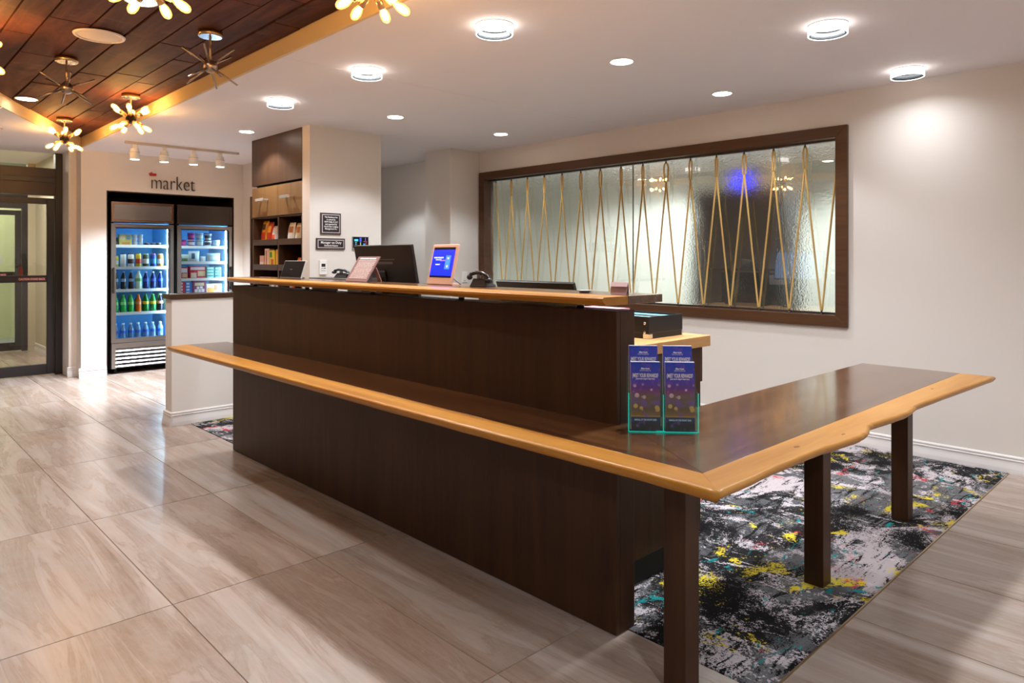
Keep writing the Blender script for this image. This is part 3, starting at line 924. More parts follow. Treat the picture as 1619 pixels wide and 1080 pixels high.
SL = math.hypot(HY - 0.004, pinch - ZB)
strand_me = rope_strand(SL)
hook = MB().cyl((0, 0, 0.0), (0, 0, 0.03), 0.006, seg=8).sphere((0, 0, 0), 0.010, 8, 6).mesh('hook', STEEL_D)
def loop_mesh(wid):
    mb = MB()
    for s3 in range(3):
        pts = []
        N = 60
        for i in range(N + 1):
            u = i / N
            # teardrop from pinch left, over the hook, to pinch right
            a = PI * u
            yy = -math.cos(a) * wid * (0.35 + 0.65 * math.sin(a)) - math.cos(a) * 0.0035
            zz = math.sin(a) ** 0.75 * 0.17 if 0 < u < 1 else 0
            ph = 2 * PI * u * 10 + s3 * 2 * PI / 3
            pts.append((0.0040 * math.cos(ph), yy + 0.0040 * math.sin(ph), zz))
        mb.tube(pts, 0.0043, 5)
    return mb.mesh('rope_loop', rope_y)
loops = [loop_mesh(0.013), loop_mesh(0.020), loop_mesh(0.034)]
rr = random.Random(2)
for k, ty in enumerate(tops):
    yl_ = ty - 4.0
    li = 2 if k == 9 else rr.choice([0, 0, 1])
    if 0 < k < 15:
        obj('rope_loop', loops[li], rs, (0, yl_, pinch - ZB))
    obj('hook', hook, rs, (0, yl_, ZT - ZB + 0.003))
    for sg in (-1, 1):
        if (k == 0 and sg > 0) or (k == 15 and sg < 0):
            continue
        yt = yl_ + sg * 0.004 * (1 if 0 < k < 15 else 0)
        yb = yl_ + sg * HY * 0.985
        zt_ = pinch - ZB if 0 < k < 15 else ZT - ZB
        d = Vector((0, yt - yb, zt_))
        q = Vector((0, 0, 1)).rotation_difference(d.normalized())
        o = obj('rope_strand', strand_me, rs, (0.006 * sg, yb, 0.0), q.to_euler())
        if not (0 < k < 15):
            o.scale = (1, 1, d.length / SL)
    if k < 15:
        obj('hook', hook, rs, (0, yl_ - HY, -0.026))

# ================================================================== COOLERS
def clear(name, rgb, t_=0.85):
    if name in MATS:
        return MATS[name]
    m = bpy.data.materials.new(name); m.use_nodes = True
    tt = m.node_tree; tt.nodes.clear()
    out = tt.nodes.new('ShaderNodeOutputMaterial')
    a = tt.nodes.new('ShaderNodeBsdfTransparent'); a.inputs[0].default_value = (*lin(rgb), 1)
    b = tt.nodes.new('ShaderNodeBsdfPrincipled'); b.inputs['Base Color'].default_value = (*lin(rgb), 1); b.inputs['Roughness'].default_value = 0.12
    mx = tt.nodes.new('ShaderNodeMixShader'); mx.inputs[0].default_value = 1 - t_
    tt.links.new(a.outputs[0], mx.inputs[1]); tt.links.new(b.outputs[0], mx.inputs[2]); tt.links.new(mx.outputs[0], out.inputs[0])
    MATS[name] = m
    return m
LINER = mat('cooler_liner_led_tint', (96, 178, 232), 0.5)  # blue cast of the LED light put into the liner colour
LINER_S = mat('cooler_liner_side_led_tint', (150, 205, 240), 0.5)  # same LED blue painted paler on the side walls
LED = mat('cooler_led', (255, 255, 255), 0.5, emit=(190, 230, 255), estr=75.0)
SHELFW = mat('cooler_shelf_white', (232, 240, 246), 0.4)
FY = 9.12
def cooler(x0, x1, label, name, shelves, header_steel, handle_side, led_x):
    t_ = thing(name, label, 'fridge', ((x0 + x1) / 2, FY, 0))
    P_ = (-(x0 + x1) / 2, -FY, 0)
    def cp(nm, mb, m_, bev=0.0, lab=None, par=t_):
        return part(nm, mb, m_, par, P_ if par is t_ else (0, 0, 0), bevel=bev, label=lab)
    yb = FY + 0.72
    body = MB()
    body.box(x0, FY + 0.05, 0.06, x0 + 0.035, yb, 2.02); body.box(x1 - 0.035, FY + 0.05, 0.06, x1, yb, 2.02)
    body.box(x0 + 0.035, yb - 0.03, 0.06, x1 - 0.035, yb, 2.02); body.box(x0 + 0.035, FY + 0.05, 1.78, x1 - 0.035, yb - 0.03, 2.02)
    body.box(x0 + 0.035, FY + 0.05, 0.06, x1 - 0.035, yb - 0.03, 0.36)
    cp('body', body, BLACKM)
    for fx in (x0 + 0.04, x1 - 0.09):
        for fy in (FY + 0.08, yb - 0.1):
            cp('foot', MB().cyl((fx + 0.02, fy, 0.0008), (fx + 0.02, fy, 0.0598), 0.02, seg=10), BLACKM)
    xi0, xi1 = x0 + 0.036, x1 - 0.036
    cp('liner', MB().box(xi0, yb - 0.034, 0.3605, xi1, yb - 0.0305, 1.7795).box(xi0, FY + 0.06, 1.774, xi1, yb - 0.035, 1.7795)
       .box(xi0, FY + 0.06, 0.3605, xi1, yb - 0.035, 0.368), LINER)
    cp('liner_side', MB().box(xi0, FY + 0.06, 0.3685, xi0 + 0.005, yb - 0.035, 1.7735).box(xi1 - 0.005, FY + 0.06, 0.3685, xi1, yb - 0.035, 1.7735), LINER_S)
    hd = cp('header', MB().box(x0, FY, 1.785, x1, FY + 0.049, 2.02), header_steel, 0.004)
    cp('header_frame', MB().box(x0 + 0.002, FY - 0.006, 1.99, x1 - 0.002, FY - 0.0005, 2.018).box(x0 + 0.002, FY - 0.006, 1.787, x1 - 0.002, FY - 0.0005, 1.812)
       .box(x0 + 0.002, FY - 0.006, 1.812, x0 + 0.03, FY - 0.0005, 1.99).box(x1 - 0.03, FY - 0.006, 1.812, x1 - 0.002, FY - 0.0005, 1.99), STEEL_D if header_steel is STEEL_D else mat('copper_tint_steel', (190, 156, 132), 0.25, 1.0), 0.001)
    # door: frame + glass + handle
    g0, g1 = x0 + 0.05, x1 - 0.055
    dr = cp('door', MB().box(x0, FY, 1.715, x1, FY + 0.048, 1.765).box(x0, FY, 0.365, x1, FY + 0.048, 0.415)
            .box(x0, FY, 0.415, g0, FY + 0.048, 1.715).box(g1, FY, 0.415, x1, FY + 0.048, 1.715), STEEL, 0.0, 'steel framed glass door')
    part('pane', MB().box(g0, FY + 0.02, 0.415, g1, FY + 0.026, 1.715), glass_clear, dr)
    part('gasket', MB().box(g0 - 0.006, FY - 0.002, 1.709, g1 + 0.006, FY - 0.0003, 1.721).box(g1 - 0.004, FY - 0.002, 0.41, g1 + 0.016, FY - 0.0003, 1.709), BLACKM, dr)
    hx = x0 + 0.018 if handle_side < 0 else x1 - 0.026
    hb = MB().box(hx - 0.009, FY - 0.04, 0.95, hx + 0.009, FY - 0.022, 1.25).box(hx - 0.009, FY - 0.022, 0.96, hx + 0.009, FY - 0.0003, 0.99).box(hx - 0.009, FY - 0.022, 1.21, hx + 0.009, FY - 0.0003, 1.24)
    part('handle', hb, STEEL_D if handle_side < 0 else BLACK, dr, bevel=0.002)
    # kick grille
    gr = cp('grille_frame', MB().box(x0 + 0.005, FY + 0.004, 0.065, x0 + 0.05, FY + 0.048, 0.36).box(x1 - 0.05, FY + 0.004, 0.065, x1 - 0.005, FY + 0.048, 0.36)
            .box(x0 + 0.05, FY + 0.004, 0.30, x1 - 0.05, FY + 0.048, 0.36), STEEL)
    for k in range(5):
        zc = 0.082 + k * 0.045
        sl = MB()
        sl.add([(x0 + 0.05, FY + 0.004, zc), (x1 - 0.05, FY + 0.004, zc), (x1 - 0.05, FY + 0.03, zc + 0.032), (x0 + 0.05, FY + 0.03, zc + 0.032),
                (x0 + 0.05, FY + 0.008, zc - 0.003), (x1 - 0.05, FY + 0.008, zc - 0.003), (x1 - 0.05, FY + 0.034, zc + 0.029), (x0 + 0.05, FY + 0.034, zc + 0.029)],
               [(0, 1, 2, 3), (7, 6, 5, 4), (0, 4, 5, 1), (1, 5, 6, 2), (2, 6, 7, 3), (3, 7, 4, 0)])
        part('louver', sl, STEEL, gr)
    # led tube and shelves
    cp('led_tube', MB().box(led_x - 0.008, FY + 0.066, 0.42, led_x + 0.008, FY + 0.08, 1.72), LED)
    for z in shelves:
        sh = cp('shelf', MB().box(xi0 + 0.006, FY + 0.11, z - 0.012, xi1 - 0.006, yb - 0.06, z), SHELFW)
        part('shelf_lip', MB().box(xi0 + 0.006, FY + 0.1, z - 0.022, xi1 - 0.006, FY + 0.1098, z + 0.012), mat('shelf_lip_white', (245, 250, 252), 0.3), sh)
    return t_
S1 = [1.507, 1.247, 0.978, 0.703]
cooler(2.287, 2.977, 'tall glass-door drinks cooler with bottled drinks and a louvred steel base', 'drinks_cooler', S1, STEEL, -1, 2.932)
S2 = [1.503, 1.305, 1.093, 0.90]
cooler(3.017, 3.697, 'tall glass-door freezer with ice cream tubs and pizza boxes behind the half wall', 'food_freezer', S2, STEEL_D, 1, 3.648)

# bottle / carton / can meshes
CAPW = mat('cap_white', (235, 235, 235), 0.4)
def bottle_proto(kind, liquid, cap, band, h=0.215, r=0.032):
    body = MB().lathe([(r * 0.8, 0.0), (r, 0.006), (r, h * 0.30), (r * 0.93, h * 0.36), (r, h * 0.44), (r, h * 0.62), (r * 0.8, h * 0.75), (r * 0.42, h * 0.88), (r * 0.40, h * 0.94)], 14, None, True).mesh('bottle_body', liquid)
    capm = MB().lathe([(r * 0.46, h * 0.94), (r * 0.46, h * 1.0)], 12, None, True).mesh('cap', cap)
    lab = MB().lathe([(r * 1.012, h * 0.45), (r * 1.012, h * 0.61)], 14, None, False).mesh('paper_label', band)
    return body, capm, lab
def put_bottle(pr, x, y, z, label, group):
    t_ = thing('bottle', label, 'bottle', (x, y, z), group=group)
    obj('bottle_body', pr[0], t_); obj('cap', pr[1], t_); obj('paper_label', pr[2], t_)
    return t_
B_WATER = bottle_proto('water', clear('water_pet', (176, 214, 242), 0.55), CAPW, mat('label_blue', (34, 92, 190), 0.5), 0.205)
B_GREEN = bottle_proto('green', mat('green_soda', (30, 170, 60), 0.2), mat('cap_green', (60, 200, 90), 0.4), mat('label_green', (150, 220, 120), 0.5))
B_LIME = bottle_proto('lime', mat('lime_soda', (22, 128, 52), 0.2), mat('cap_green2', (40, 160, 70), 0.4), mat('label_yellow', (226, 218, 60), 0.5))
B_ORANGE = bottle_proto('orange', mat('orange_soda', (232, 110, 30), 0.2), mat('cap_orange', (226, 120, 60), 0.4), mat('label_orange', (240, 150, 90), 0.5))
B_COLA = bottle_proto('cola', mat('cola', (28, 22, 40), 0.2), CAPW, mat('label_redwhite', (214, 150, 150), 0.5))
B_BLUE = bottle_proto('blue', mat('blue_soda', (22, 40, 110), 0.2), mat('cap_blue', (200, 210, 235), 0.4), mat('label_blue2', (52, 80, 200), 0.5))
B_ICE = bottle_proto('ice', mat('pale_lime_drink', (214, 236, 214), 0.25), CAPW, mat('label_lime', (120, 190, 110), 0.5), 0.225, 0.038)
B_BROWN = bottle_proto('brown', mat('brown_beer', (46, 34, 38), 0.2), mat('cap_silver', (190, 190, 200), 0.3), mat('label_silver', (150, 170, 200), 0.5), 0.22, 0.029)
ORD = ['first', 'second', 'third', 'fourth', 'fifth', 'sixth', 'seventh']
xs7 = [2.372 + 0.083 * k for k in range(7)]
yf = FY + 0.155
for k, x in enumerate(xs7):
    put_bottle(B_WATER, x - 0.004 * (k % 2), yf, 0.3685, ORD[k] + ' clear water bottle from the handle side on the floor of the drinks cooler', 'water bottles')
    put_bottle(B_WATER, x + 0.02, yf + 0.08, 0.3685, ORD[k] + ' water bottle from the handle side in the rear row on the cooler floor', 'water bottles in the second row')
row4 = [(B_GREEN, 'bright green soda bottle with pale label'), (B_GREEN, 'bright green soda bottle with pale label'), (B_GREEN, 'bright green soda bottle with pale label'),
        (B_ORANGE, 'orange soda bottle'), (B_LIME, 'dark green soda bottle with yellow label'), (B_LIME, 'dark green soda bottle with yellow label'), (B_COLA, 'dark cola bottle with pink and white label')]
for k, (pr, nm) in enumerate(row4):
    put_bottle(pr, xs7[k], yf, S1[3] + 0.0003, nm + ', ' + ORD[k] + ' along the lowest drinks shelf', 'soda bottles on the lowest shelf')
    put_bottle(B_GREEN if k < 3 else B_LIME, xs7[k] + 0.015, yf + 0.085, S1[3] + 0.0003, ORD[k] + ' green soda bottle from the handle side in the rear row of the lowest shelf', 'second row of soda bottles')
row3 = [(B_BROWN, 'slim dark brown bottle with silver cap'), (B_BROWN, 'slim dark brown bottle with silver cap'), (B_BROWN, 'slim dark brown bottle with silver cap'), (B_ICE, 'pale lime bottle with white cap'),
        (B_BLUE, 'dark blue soda bottle'), (B_BLUE, 'dark blue soda bottle'), (B_BLUE, 'dark blue soda bottle')]
for k, (pr, nm) in enumerate(row3):
    put_bottle(pr, xs7[k], yf, S1[2] + 0.0003, nm + ', ' + ORD[k] + ' along the middle drinks shelf', 'bottles on the middle shelf')
def can_proto(body_m, top_m, band_m, h=0.165, r=0.034):
    a = MB().lathe([(r * 0.85, 0.0), (r, 0.008), (r, h * 0.86), (r * 0.82, h * 0.95)], 16, None, True).mesh('can_body', body_m)
    b = MB().lathe([(r * 0.86, h * 0.95), (r * 0.86, h)], 14, None, True).mesh('lid', top_m)
    c = MB().lathe([(r * 1.01, h * 0.28), (r * 1.01, h * 0.62)], 16, None, False).mesh('paper_label', band_m)
    return a, b, c
def rgbm(rgb, rough=0.45):
    return mat('print_%d_%d_%d' % rgb, rgb, rough)
cans = [((214, 206, 60), (240, 240, 230), (236, 236, 236), 'yellow topped'), ((228, 230, 232), (30, 30, 34), (240, 240, 240), 'white black-capped'), ((232, 232, 232), (34, 30, 30), (60, 60, 64), 'white grey-banded'),
        ((206, 180, 50), (220, 200, 80), (198, 60, 50), 'gold red-banded'), ((66, 84, 64), (210, 214, 210), (230, 230, 226), 'dark green white-banded'), ((30, 60, 140), (200, 80, 90), (60, 130, 200), 'blue red-capped'), ((160, 100, 40), (236, 232, 224), (236, 226, 210), 'amber cream-banded')]
for k, (a, b, c_, nm) in enumerate(cans):
    pr = can_proto(rgbm(a), rgbm(b), rgbm(c_), 0.165 if k else 0.135)
    t_ = thing('drink_jar', nm + ' drink container on the second shelf of the drinks cooler', 'drink', (xs7[k], yf, S1[1] + 0.0003), group='drink containers on the second shelf')
    obj('can_body', pr[0], t_); obj('lid', pr[1], t_); obj('paper_label', pr[2], t_)
# top shelf
def carton(name, label, cat, x, y, z, wx, wy, h, rgb, patches=(), group=None, rotz=0.0):
    t_ = thing(name, label, cat, (x, y, z), rotz, group)
    part('box_body', MB().box(-wx / 2, -wy / 2, 0, wx / 2, wy / 2, h), rgbm(rgb), t_, bevel=0.002)
    for (a0, b0, a1, b1, pr) in patches:
        part('printed_patch', MB().box(-wx / 2 + wx * a0, -wy / 2 - 0.0012, h * b0, -wx / 2 + wx * a1, -wy / 2 - 0.0002, h * b1), rgbm(pr), t_)
    return t_
zt = S1[0] + 0.0003
carton('snack_box', 'yellow and cream printed box on the top shelf of the drinks cooler', 'box', 2.475, yf + 0.02, zt, 0.135, 0.08, 0.135, (226, 208, 120), [(0.1, 0.5, 0.45, 0.9, (236, 226, 190)), (0.55, 0.55, 0.9, 0.9, (120, 170, 190)), (0.2, 0.1, 0.85, 0.3, (214, 150, 70))])
carton('snack_box', 'small dark box at the end of the top shelf of the drinks cooler', 'box', 2.368, yf + 0.02, zt, 0.055, 0.07, 0.095, (40, 46, 44), [(0.1, 0.1, 0.9, 0.5, (90, 110, 80))])
cup_me = MB().lathe([(0.020, 0), (0.026, 0.040), (0.028, 0.041), (0.028, 0.044)], 14, None, True).mesh('cup', rgbm((224, 234, 240)))
lid_me = MB().lathe([(0.0272, 0.0442), (0.0272, 0.0456)], 14, None, True).mesh('lid', rgbm((180, 190, 220)))
for k in range(2):
    for j in range(3):
        t_ = thing('yogurt_cup', ('lowest', 'middle', 'topmost')[j] + ' white yogurt cup in the ' + ('first', 'second')[k] + ' small stack beside the yellow box', 'yogurt', (2.585 + 0.062 * k, yf, zt + j * 0.0458), group='stacked yogurt cups')
        obj('cup', cup_me, t_); obj('lid', lid_me, t_)
for k in range(3):
    t_ = thing('dessert_cup', ORD[k] + ' small dark dessert pot after the yogurt cups on the top drinks shelf', 'dessert', (2.715 + 0.068 * k, yf, zt), group='dark dessert pots')
    obj('cup', MB().lathe([(0.022, 0), (0.028, 0.036)], 14, None, True).mesh('cup', rgbm((60, 36, 40))), t_)
    obj('lid', MB().lathe([(0.029, 0.0362), (0.029, 0.040)], 14, None, True).mesh('lid', rgbm((190, 200, 214))), t_)
# freezer contents
tubs = [((150, 60, 140), (214, 80, 160)), ((150, 60, 140), (230, 226, 236)), ((160, 206, 226), (220, 236, 244)), ((226, 236, 242), (60, 70, 90))]
tub_me = MB().lathe([(0.036, 0), (0.044, 0.078)], 16, None, True)
def tub(x, z, cc, lab):
    t_ = thing('ice_cream_tub', lab, 'ice cream tub', (x, yf + 0.01, z), group='ice cream tubs on the top freezer shelf')
    obj('tub_body', tub_me.mesh('tub_body', rgbm(cc[0])), t_)
    obj('lid', MB().lathe([(0.046, 0.0782), (0.046, 0.088)], 16, None, True).mesh('lid', rgbm(cc[1])), t_)
    obj('paper_label', MB().lathe([(0.0392, 0.024), (0.0432, 0.060)], 16, None, False).mesh('paper_label', rgbm(cc[1])), t_)
tl = [('purple', 0), ('purple and white', 1), ('pale blue', 2), ('white', 3), ('pale blue', 2)]
TUBN = ['', '', ' beside the purple ones', '', ' at the handle end']
for k, (nm, ci) in enumerate(tl):
    x = 3.135 + 0.105 * k
    tub(x, S2[0] + 0.0003, tubs[ci], nm + ' ice cream tub' + TUBN[k] + ' in the lower tub row')
    if k in (1, 2, 3):
        tub(x, S2[0] + 0.0888, tubs[(0, 2, 3)[k - 1]], ('purple', 'pale blue', 'white')[k - 1] + ' ice cream tub in the upper tub row')
def pillow_pack(name, label, x, y, z, wx, h, dpt, rgb, patches=(), rotz=0.0, lean=0.0, cat='packet', group=None, par_rot=None):
    """a filled bag: pinched top and bottom seams, bulging middle"""
    t_ = thing(name, label, cat, (x, y, z), rotz, group)
    nx, nz = 8, 10
    vs, fs = [], []
    for side in (-1, 1):
        for j in range(nz + 1):
            for i in range(nx + 1):
                u, v_ = i / nx, j / nz
                bulge = (math.sin(PI * v_) ** 0.45) * (math.sin(PI * u) ** 0.5) * dpt / 2 if 0 < u < 1 and 0 < v_ < 1 else 0.0
                w_ = wx * (1 - 0.06 * math.sin(PI * v_))
                yy = side * bulge + 0.0
                zz = h * v_
                vs.append(((u - 0.5) * w_, yy * (1.0 if v_ > 0.05 else 0.6) + math.tan(lean) * zz, zz))
    n1_ = (nx + 1) * (nz + 1)
    for s_ in range(2):
        for j in range(nz):
            for i in range(nx):
                a = s_ * n1_ + j * (nx + 1) + i
                q = (a, a + 1, a + nx + 2, a + nx + 1)
                fs.append(q if s_ == 0 else q[::-1])
    mb = MB(); mb.add(vs, fs, True)
    part('bag_body', mb, mat('foil_%d_%d_%d' % rgb, rgb, 0.3), t_)
    for (a0, b0, a1, b1, pr) in patches:
        vs2 = []
        k = 6
        for j in range(k + 1):
            for i in range(k + 1):
                u = a0 + (a1 - a0) * i / k; v_ = b0 + (b1 - b0) * j / k
                bulge = (math.sin(PI * v_) ** 0.45) * (math.sin(PI * u) ** 0.5) * dpt / 2
                zz = h * v_
                vs2.append(((u - 0.5) * wx * (1 - 0.06 * math.sin(PI * v_)), -bulge - 0.0012 + math.tan(lean) * zz, zz))
        mp = MB(); mp.add(vs2, [(j * (k + 1) + i, j * (k + 1) + i + 1, (j + 1) * (k + 1) + i + 1, (j + 1) * (k + 1) + i) for j in range(k) for i in range(k)], True)
        part('printed_patch', mp, rgbm(pr), t_)
    return t_
zb = S2[1] + 0.0003
pillow_pack('frozen_food_bag', 'clear white frozen food bag with a green print in the freezer', 3.15, yf, zb, 0.12, 0.10, 0.07, (196, 214, 206), [(0.2, 0.15, 0.8, 0.5, (120, 150, 90))])
pillow_pack('frozen_food_bag', 'tall crumpled pale blue bag in the middle of the second freezer shelf', 3.27, yf, zb, 0.14, 0.145, 0.08, (206, 224, 236), [(0.2, 0.3, 0.5, 0.8, (60, 110, 150))])
pillow_pack('frozen_food_bag', 'small white packet between the bags on the second freezer shelf', 3.385, yf, zb, 0.07, 0.075, 0.05, (226, 234, 242))
pillow_pack('frozen_food_bag', 'wide pale blue frozen food bag on the second freezer shelf', 3.515, yf, zb, 0.175, 0.115, 0.09, (170, 206, 222), [(0.15, 0.3, 0.85, 0.65, (220, 232, 238))])
zb = S2[2] + 0.0003
carton('frozen_meal_box', 'red and white narrow meal box on the third freezer shelf', 'box', 3.13, yf + 0.02, zb, 0.095, 0.13, 0.15, (206, 40, 60), [(0.05, 0.55, 0.95, 0.92, (240, 230, 232)), (0.3, 0.15, 0.95, 0.5, (230, 190, 150))])
carton('frozen_pizza_box', 'large red pizza box with a pale slice printed on it on the third freezer shelf', 'box', 3.315, yf + 0.02, zb, 0.20, 0.06, 0.16, (208, 36, 66), [(0.06, 0.72, 0.94, 0.94, (244, 226, 230)), (0.5, 0.22, 0.96, 0.62, (236, 206, 160)), (0.08, 0.1, 0.42, 0.5, (240, 220, 200))])
for k in range(4):
    carton('frozen_meal_box', ('lowest', 'second', 'third', 'topmost')[k] + ' flat teal meal box in the light stack beside the pizza box', 'box', 3.468, yf + 0.03, zb + k * 0.0385, 0.095, 0.11, 0.038, (60, 150, 150), [(0.1, 0.25, 0.9, 0.75, (170, 214, 206))], 'flat teal meal boxes')
    carton('frozen_meal_box', ('lowest', 'second', 'third', 'topmost')[k] + ' flat dark teal meal box in the stack by the freezer handle', 'box', 3.567, yf + 0.03, zb + k * 0.0375, 0.088, 0.11, 0.037, (36, 92, 104), [(0.1, 0.25, 0.9, 0.75, (110, 170, 176))], 'flat dark teal meal boxes')
zb = S2[3] + 0.0003
for k in range(4):
    carton('frozen_meal_box', ('lowest', 'second', 'third', 'topmost')[k] + ' flat red and white box in the stack on the lowest visible freezer shelf', 'box', 3.12, yf + 0.03, zb + k * 0.0395, 0.075, 0.1, 0.039, (214, 60, 70), [(0.1, 0.2, 0.6, 0.8, (240, 232, 236))], 'flat red and white boxes')
    carton('frozen_meal_box', ('lowest', 'second', 'third', 'topmost')[k] + ' flat blue and white box in the stack beside the purple box', 'box', 3.203, yf + 0.03, zb + k * 0.0385, 0.08, 0.1, 0.038, (70, 130, 206), [(0.1, 0.2, 0.6, 0.8, (220, 234, 246))], 'flat blue and white boxes')
carton('frozen_snack_box', 'purple box printed with round white bites on the lowest visible freezer shelf', 'box', 3.335, yf + 0.02, zb, 0.165, 0.06, 0.168, (130, 40, 90), [(0.15, 0.62, 0.85, 0.85, (214, 206, 160)), (0.15, 0.12, 0.38, 0.36, (236, 226, 230)), (0.42, 0.12, 0.62, 0.36, (236, 226, 230)), (0.66, 0.14, 0.88, 0.38, (236, 226, 230)), (0.3, 0.38, 0.5, 0.56, (236, 226, 230)), (0.55, 0.4, 0.75, 0.58, (236, 226, 230))])
carton('frozen_pizza_box', 'white pizza box with orange topping picture on the lowest visible freezer shelf', 'box', 3.525, yf + 0.03, zb, 0.195, 0.06, 0.125, (238, 226, 206), [(0.06, 0.1, 0.5, 0.6, (236, 150, 60)), (0.5, 0.3, 0.95, 0.85, (214, 90, 60))])

# ---- "the market" lettering on the wall
ms = thing('wall_sign', 'brushed metal lettering reading the market above the coolers', 'sign', (2.96, YM, 2.19))
lt = mat('dark_nickel_letters', (92, 78, 66), 0.35, 0.9)
text('lettering', 'market', 0.25, ms, (0.0, -0.012, 0.078), (PI / 2, 0, 0), lt, extrude=0.008, bold=-0.0045, sx=0.72)
text('lettering', 'the', 0.062, ms, (-0.232, -0.012, 0.178), (PI / 2, 0, 0), RED, extrude=0.006, bold=0.0015)['label'] = 'small red letters'

# ================================================================== SNACK CABINET
cb = thing('snack_cabinet', 'tall dark wenge snack cabinet with two bronze doors and open shelves', 'cabinet', (3.125, 6.64, 0))
CP = (-3.125, -6.64, 0)
CX0, CX1, CY0, CY1, CYM = 3.125, 3.829, 6.0905, 7.19, 6.595
def cpart(name, mb, m_, bev=0.002, par=None, lab=None):
    return part(name, mb, m_, par or cb, CP if par is None else (0, 0, 0), bevel=bev, label=lab)
cpart('header_panel', MB().box(CX0 - 0.004, CY0, 2.105, CX1, CY1, C_Z - 0.0005), CAB)
cpart('reveal', MB().box(CX0 + 0.04, CY0, 2.086, CX1, CY1 - 0.03, 2.1045), BLACKM, 0)
box_ = MB().box(CX0 + 0.022, CY0, 1.765, CX1, CY0 + 0.02, 2.0855).box(CX0 + 0.022, CY1 - 0.02, 1.765, CX1, CY1, 2.0855).box(CX0 + 0.022, CY0 + 0.02, 1.765, CX1, CY1 - 0.02, 1.785)
cpart('carcass', box_, CAB, 0)
HND = mat('acrylic_handle', (214, 210, 206), 0.15, 0.6)
for (ya, yb_) in ((CY0 + 0.002, CYM - 0.0015), (CYM + 0.0015, CY1 - 0.002)):
    dr = cpart('door', MB().box(CX0, ya, 1.782, CX0 + 0.0215, yb_, 2.083), CABDOOR, 0.0015)
    yc = (ya + yb_) / 2
    part('handle', MB().box(CX0 - 0.062, yc - 0.09, 1.935, CX0 - 0.05, yc + 0.09, 1.962).box(CX0 - 0.05, yc - 0.085, 1.94, CX0 - 0.0003, yc - 0.07, 1.957).box(CX0 - 0.05, yc + 0.07, 1.94, CX0 - 0.0003, yc + 0.085, 1.957), HND, dr, bevel=0.002)
for ya in (CY0, CYM - 0.013, CY1 - 0.026):
    cpart('upright', MB().box(CX0 + 0.004, ya, 0.08, CX1 - 0.02, ya + 0.026, 1.7645), CAB)
cpart('back_panel', MB().box(CX1 - 0.0195, CY0, 0.08, CX1, CY1, 1.7645), CAB, 0)
cpart('plinth', MB().box(CX0 + 0.04, CY0, 0.0005, CX1, CY1, 0.0795), BLACKM, 0)
SHZ = [1.49, 1.237, 0.984, 0.73, 0.42]
for z in SHZ:
    for (ya, yb_) in ((CY0 + 0.0265, CYM - 0.0135), (CYM + 0.0135, CY1 - 0.0265)):
        sh = cpart('shelf', MB().box(CX0 + 0.02, ya, z, CX1 - 0.02, yb_, z + 0.018), CAB, 0)
        part('shelf_lip', MB().box(CX0 + 0.002, ya, z, CX0 + 0.0198, yb_, z + 0.058), CAB, sh, bevel=0.0015)
# narrow neighbour
sc_ = thing('side_cabinet', 'narrow dark side cabinet squeezed against the far end of the snack cabinet', 'cabinet', (3.2, 7.42, 0))
SP = (-3.2, -7.52, 0)
part('top_panel', MB().box(3.20, 7.312, 1.78, 3.829, 7.52, 2.02), CAB, sc_, SP, bevel=0.002)
part('upright', MB().box(3.20, 7.495, 0.001, 3.829, 7.52, 1.7795), CAB, sc_, SP, bevel=0.002)
part('back_panel', MB().box(3.80, 7.312, 0.001, 3.829, 7.4945, 1.7795), CAB, sc_, SP)
for z in (0.4, 0.8, 1.10):
    part('shelf', MB().box(3.21, 7.312, z, 3.7995, 7.4945, z + 0.018), CAB, sc_, SP)
part('peg', MB().cyl((3.25, 7.4945, 1.52), (3.25, 7.42, 1.53), 0.004, seg=8), CHROME, sc_, SP)
carton('medicine_box', 'small pink and blue box in the narrow side cabinet', 'box', 3.25, 7.31, 1.1183, 0.06, 0.09, 0.13, (214, 80, 160), rotz=-PI / 2, patches=[(0.0, 0.55, 1.0, 1.0, (150, 200, 220))])
# snacks (front faces -X, so packs are turned by -90 degrees)
RZ = -PI / 2
zs = SHZ[0] + 0.0185
XS = CX0 + 0.075
packs = [(7.07, (214, 150, 40), 'tall gold and red chip bag leaning on the upper snack shelf', 0.13, 0.215, [(0.15, 0.2, 0.85, 0.5, (180, 40, 30)), (0.2, 0.6, 0.8, 0.85, (60, 40, 30))]),
         (6.94, (196, 54, 34), 'red chip bag beside the gold one on the upper snack shelf', 0.11, 0.20, [(0.15, 0.5, 0.85, 0.8, (240, 170, 60))]),
         (6.83, (226, 210, 206), 'white and orange chip bag half hidden on the upper snack shelf', 0.09, 0.16, [(0.15, 0.1, 0.85, 0.5, (220, 90, 50))]),
         (6.70, (36, 70, 170), 'blue cookie bag with white lettering band on the upper snack shelf', 0.13, 0.185, [(0.3, 0.15, 0.55, 0.75, (230, 234, 244))])]
for y, rgb, lab, wx, h, pt in packs:
    pillow_pack('snack_bag', lab, XS, y, zs, wx * 1.05, h * 1.12, 0.06, rgb, pt, RZ, 0.12, 'snack bag', 'snack bags on the upper shelf')
for y, rgb, lab, wx, h in ((6.47, (222, 212, 200), 'white snack pouch with brown picture on the upper shelf beside the plaque wall', 0.13, 0.20), (6.32, (196, 178, 150), 'tan snack pouch with brown picture on the upper shelf', 0.11, 0.19), (6.185, (212, 206, 184), 'cream snack pouch at the wall end of the upper shelf', 0.10, 0.16)):
    pillow_pack('snack_bag', lab, XS, y, zs, wx, h, 0.06, rgb, [(0.4, 0.5, 0.9, 0.8, (170, 100, 50)), (0.15, 0.15, 0.6, 0.4, (236, 232, 226))], RZ, 0.12, 'snack bag', 'snack bags on the upper shelf')
zs = SHZ[1] + 0.0185
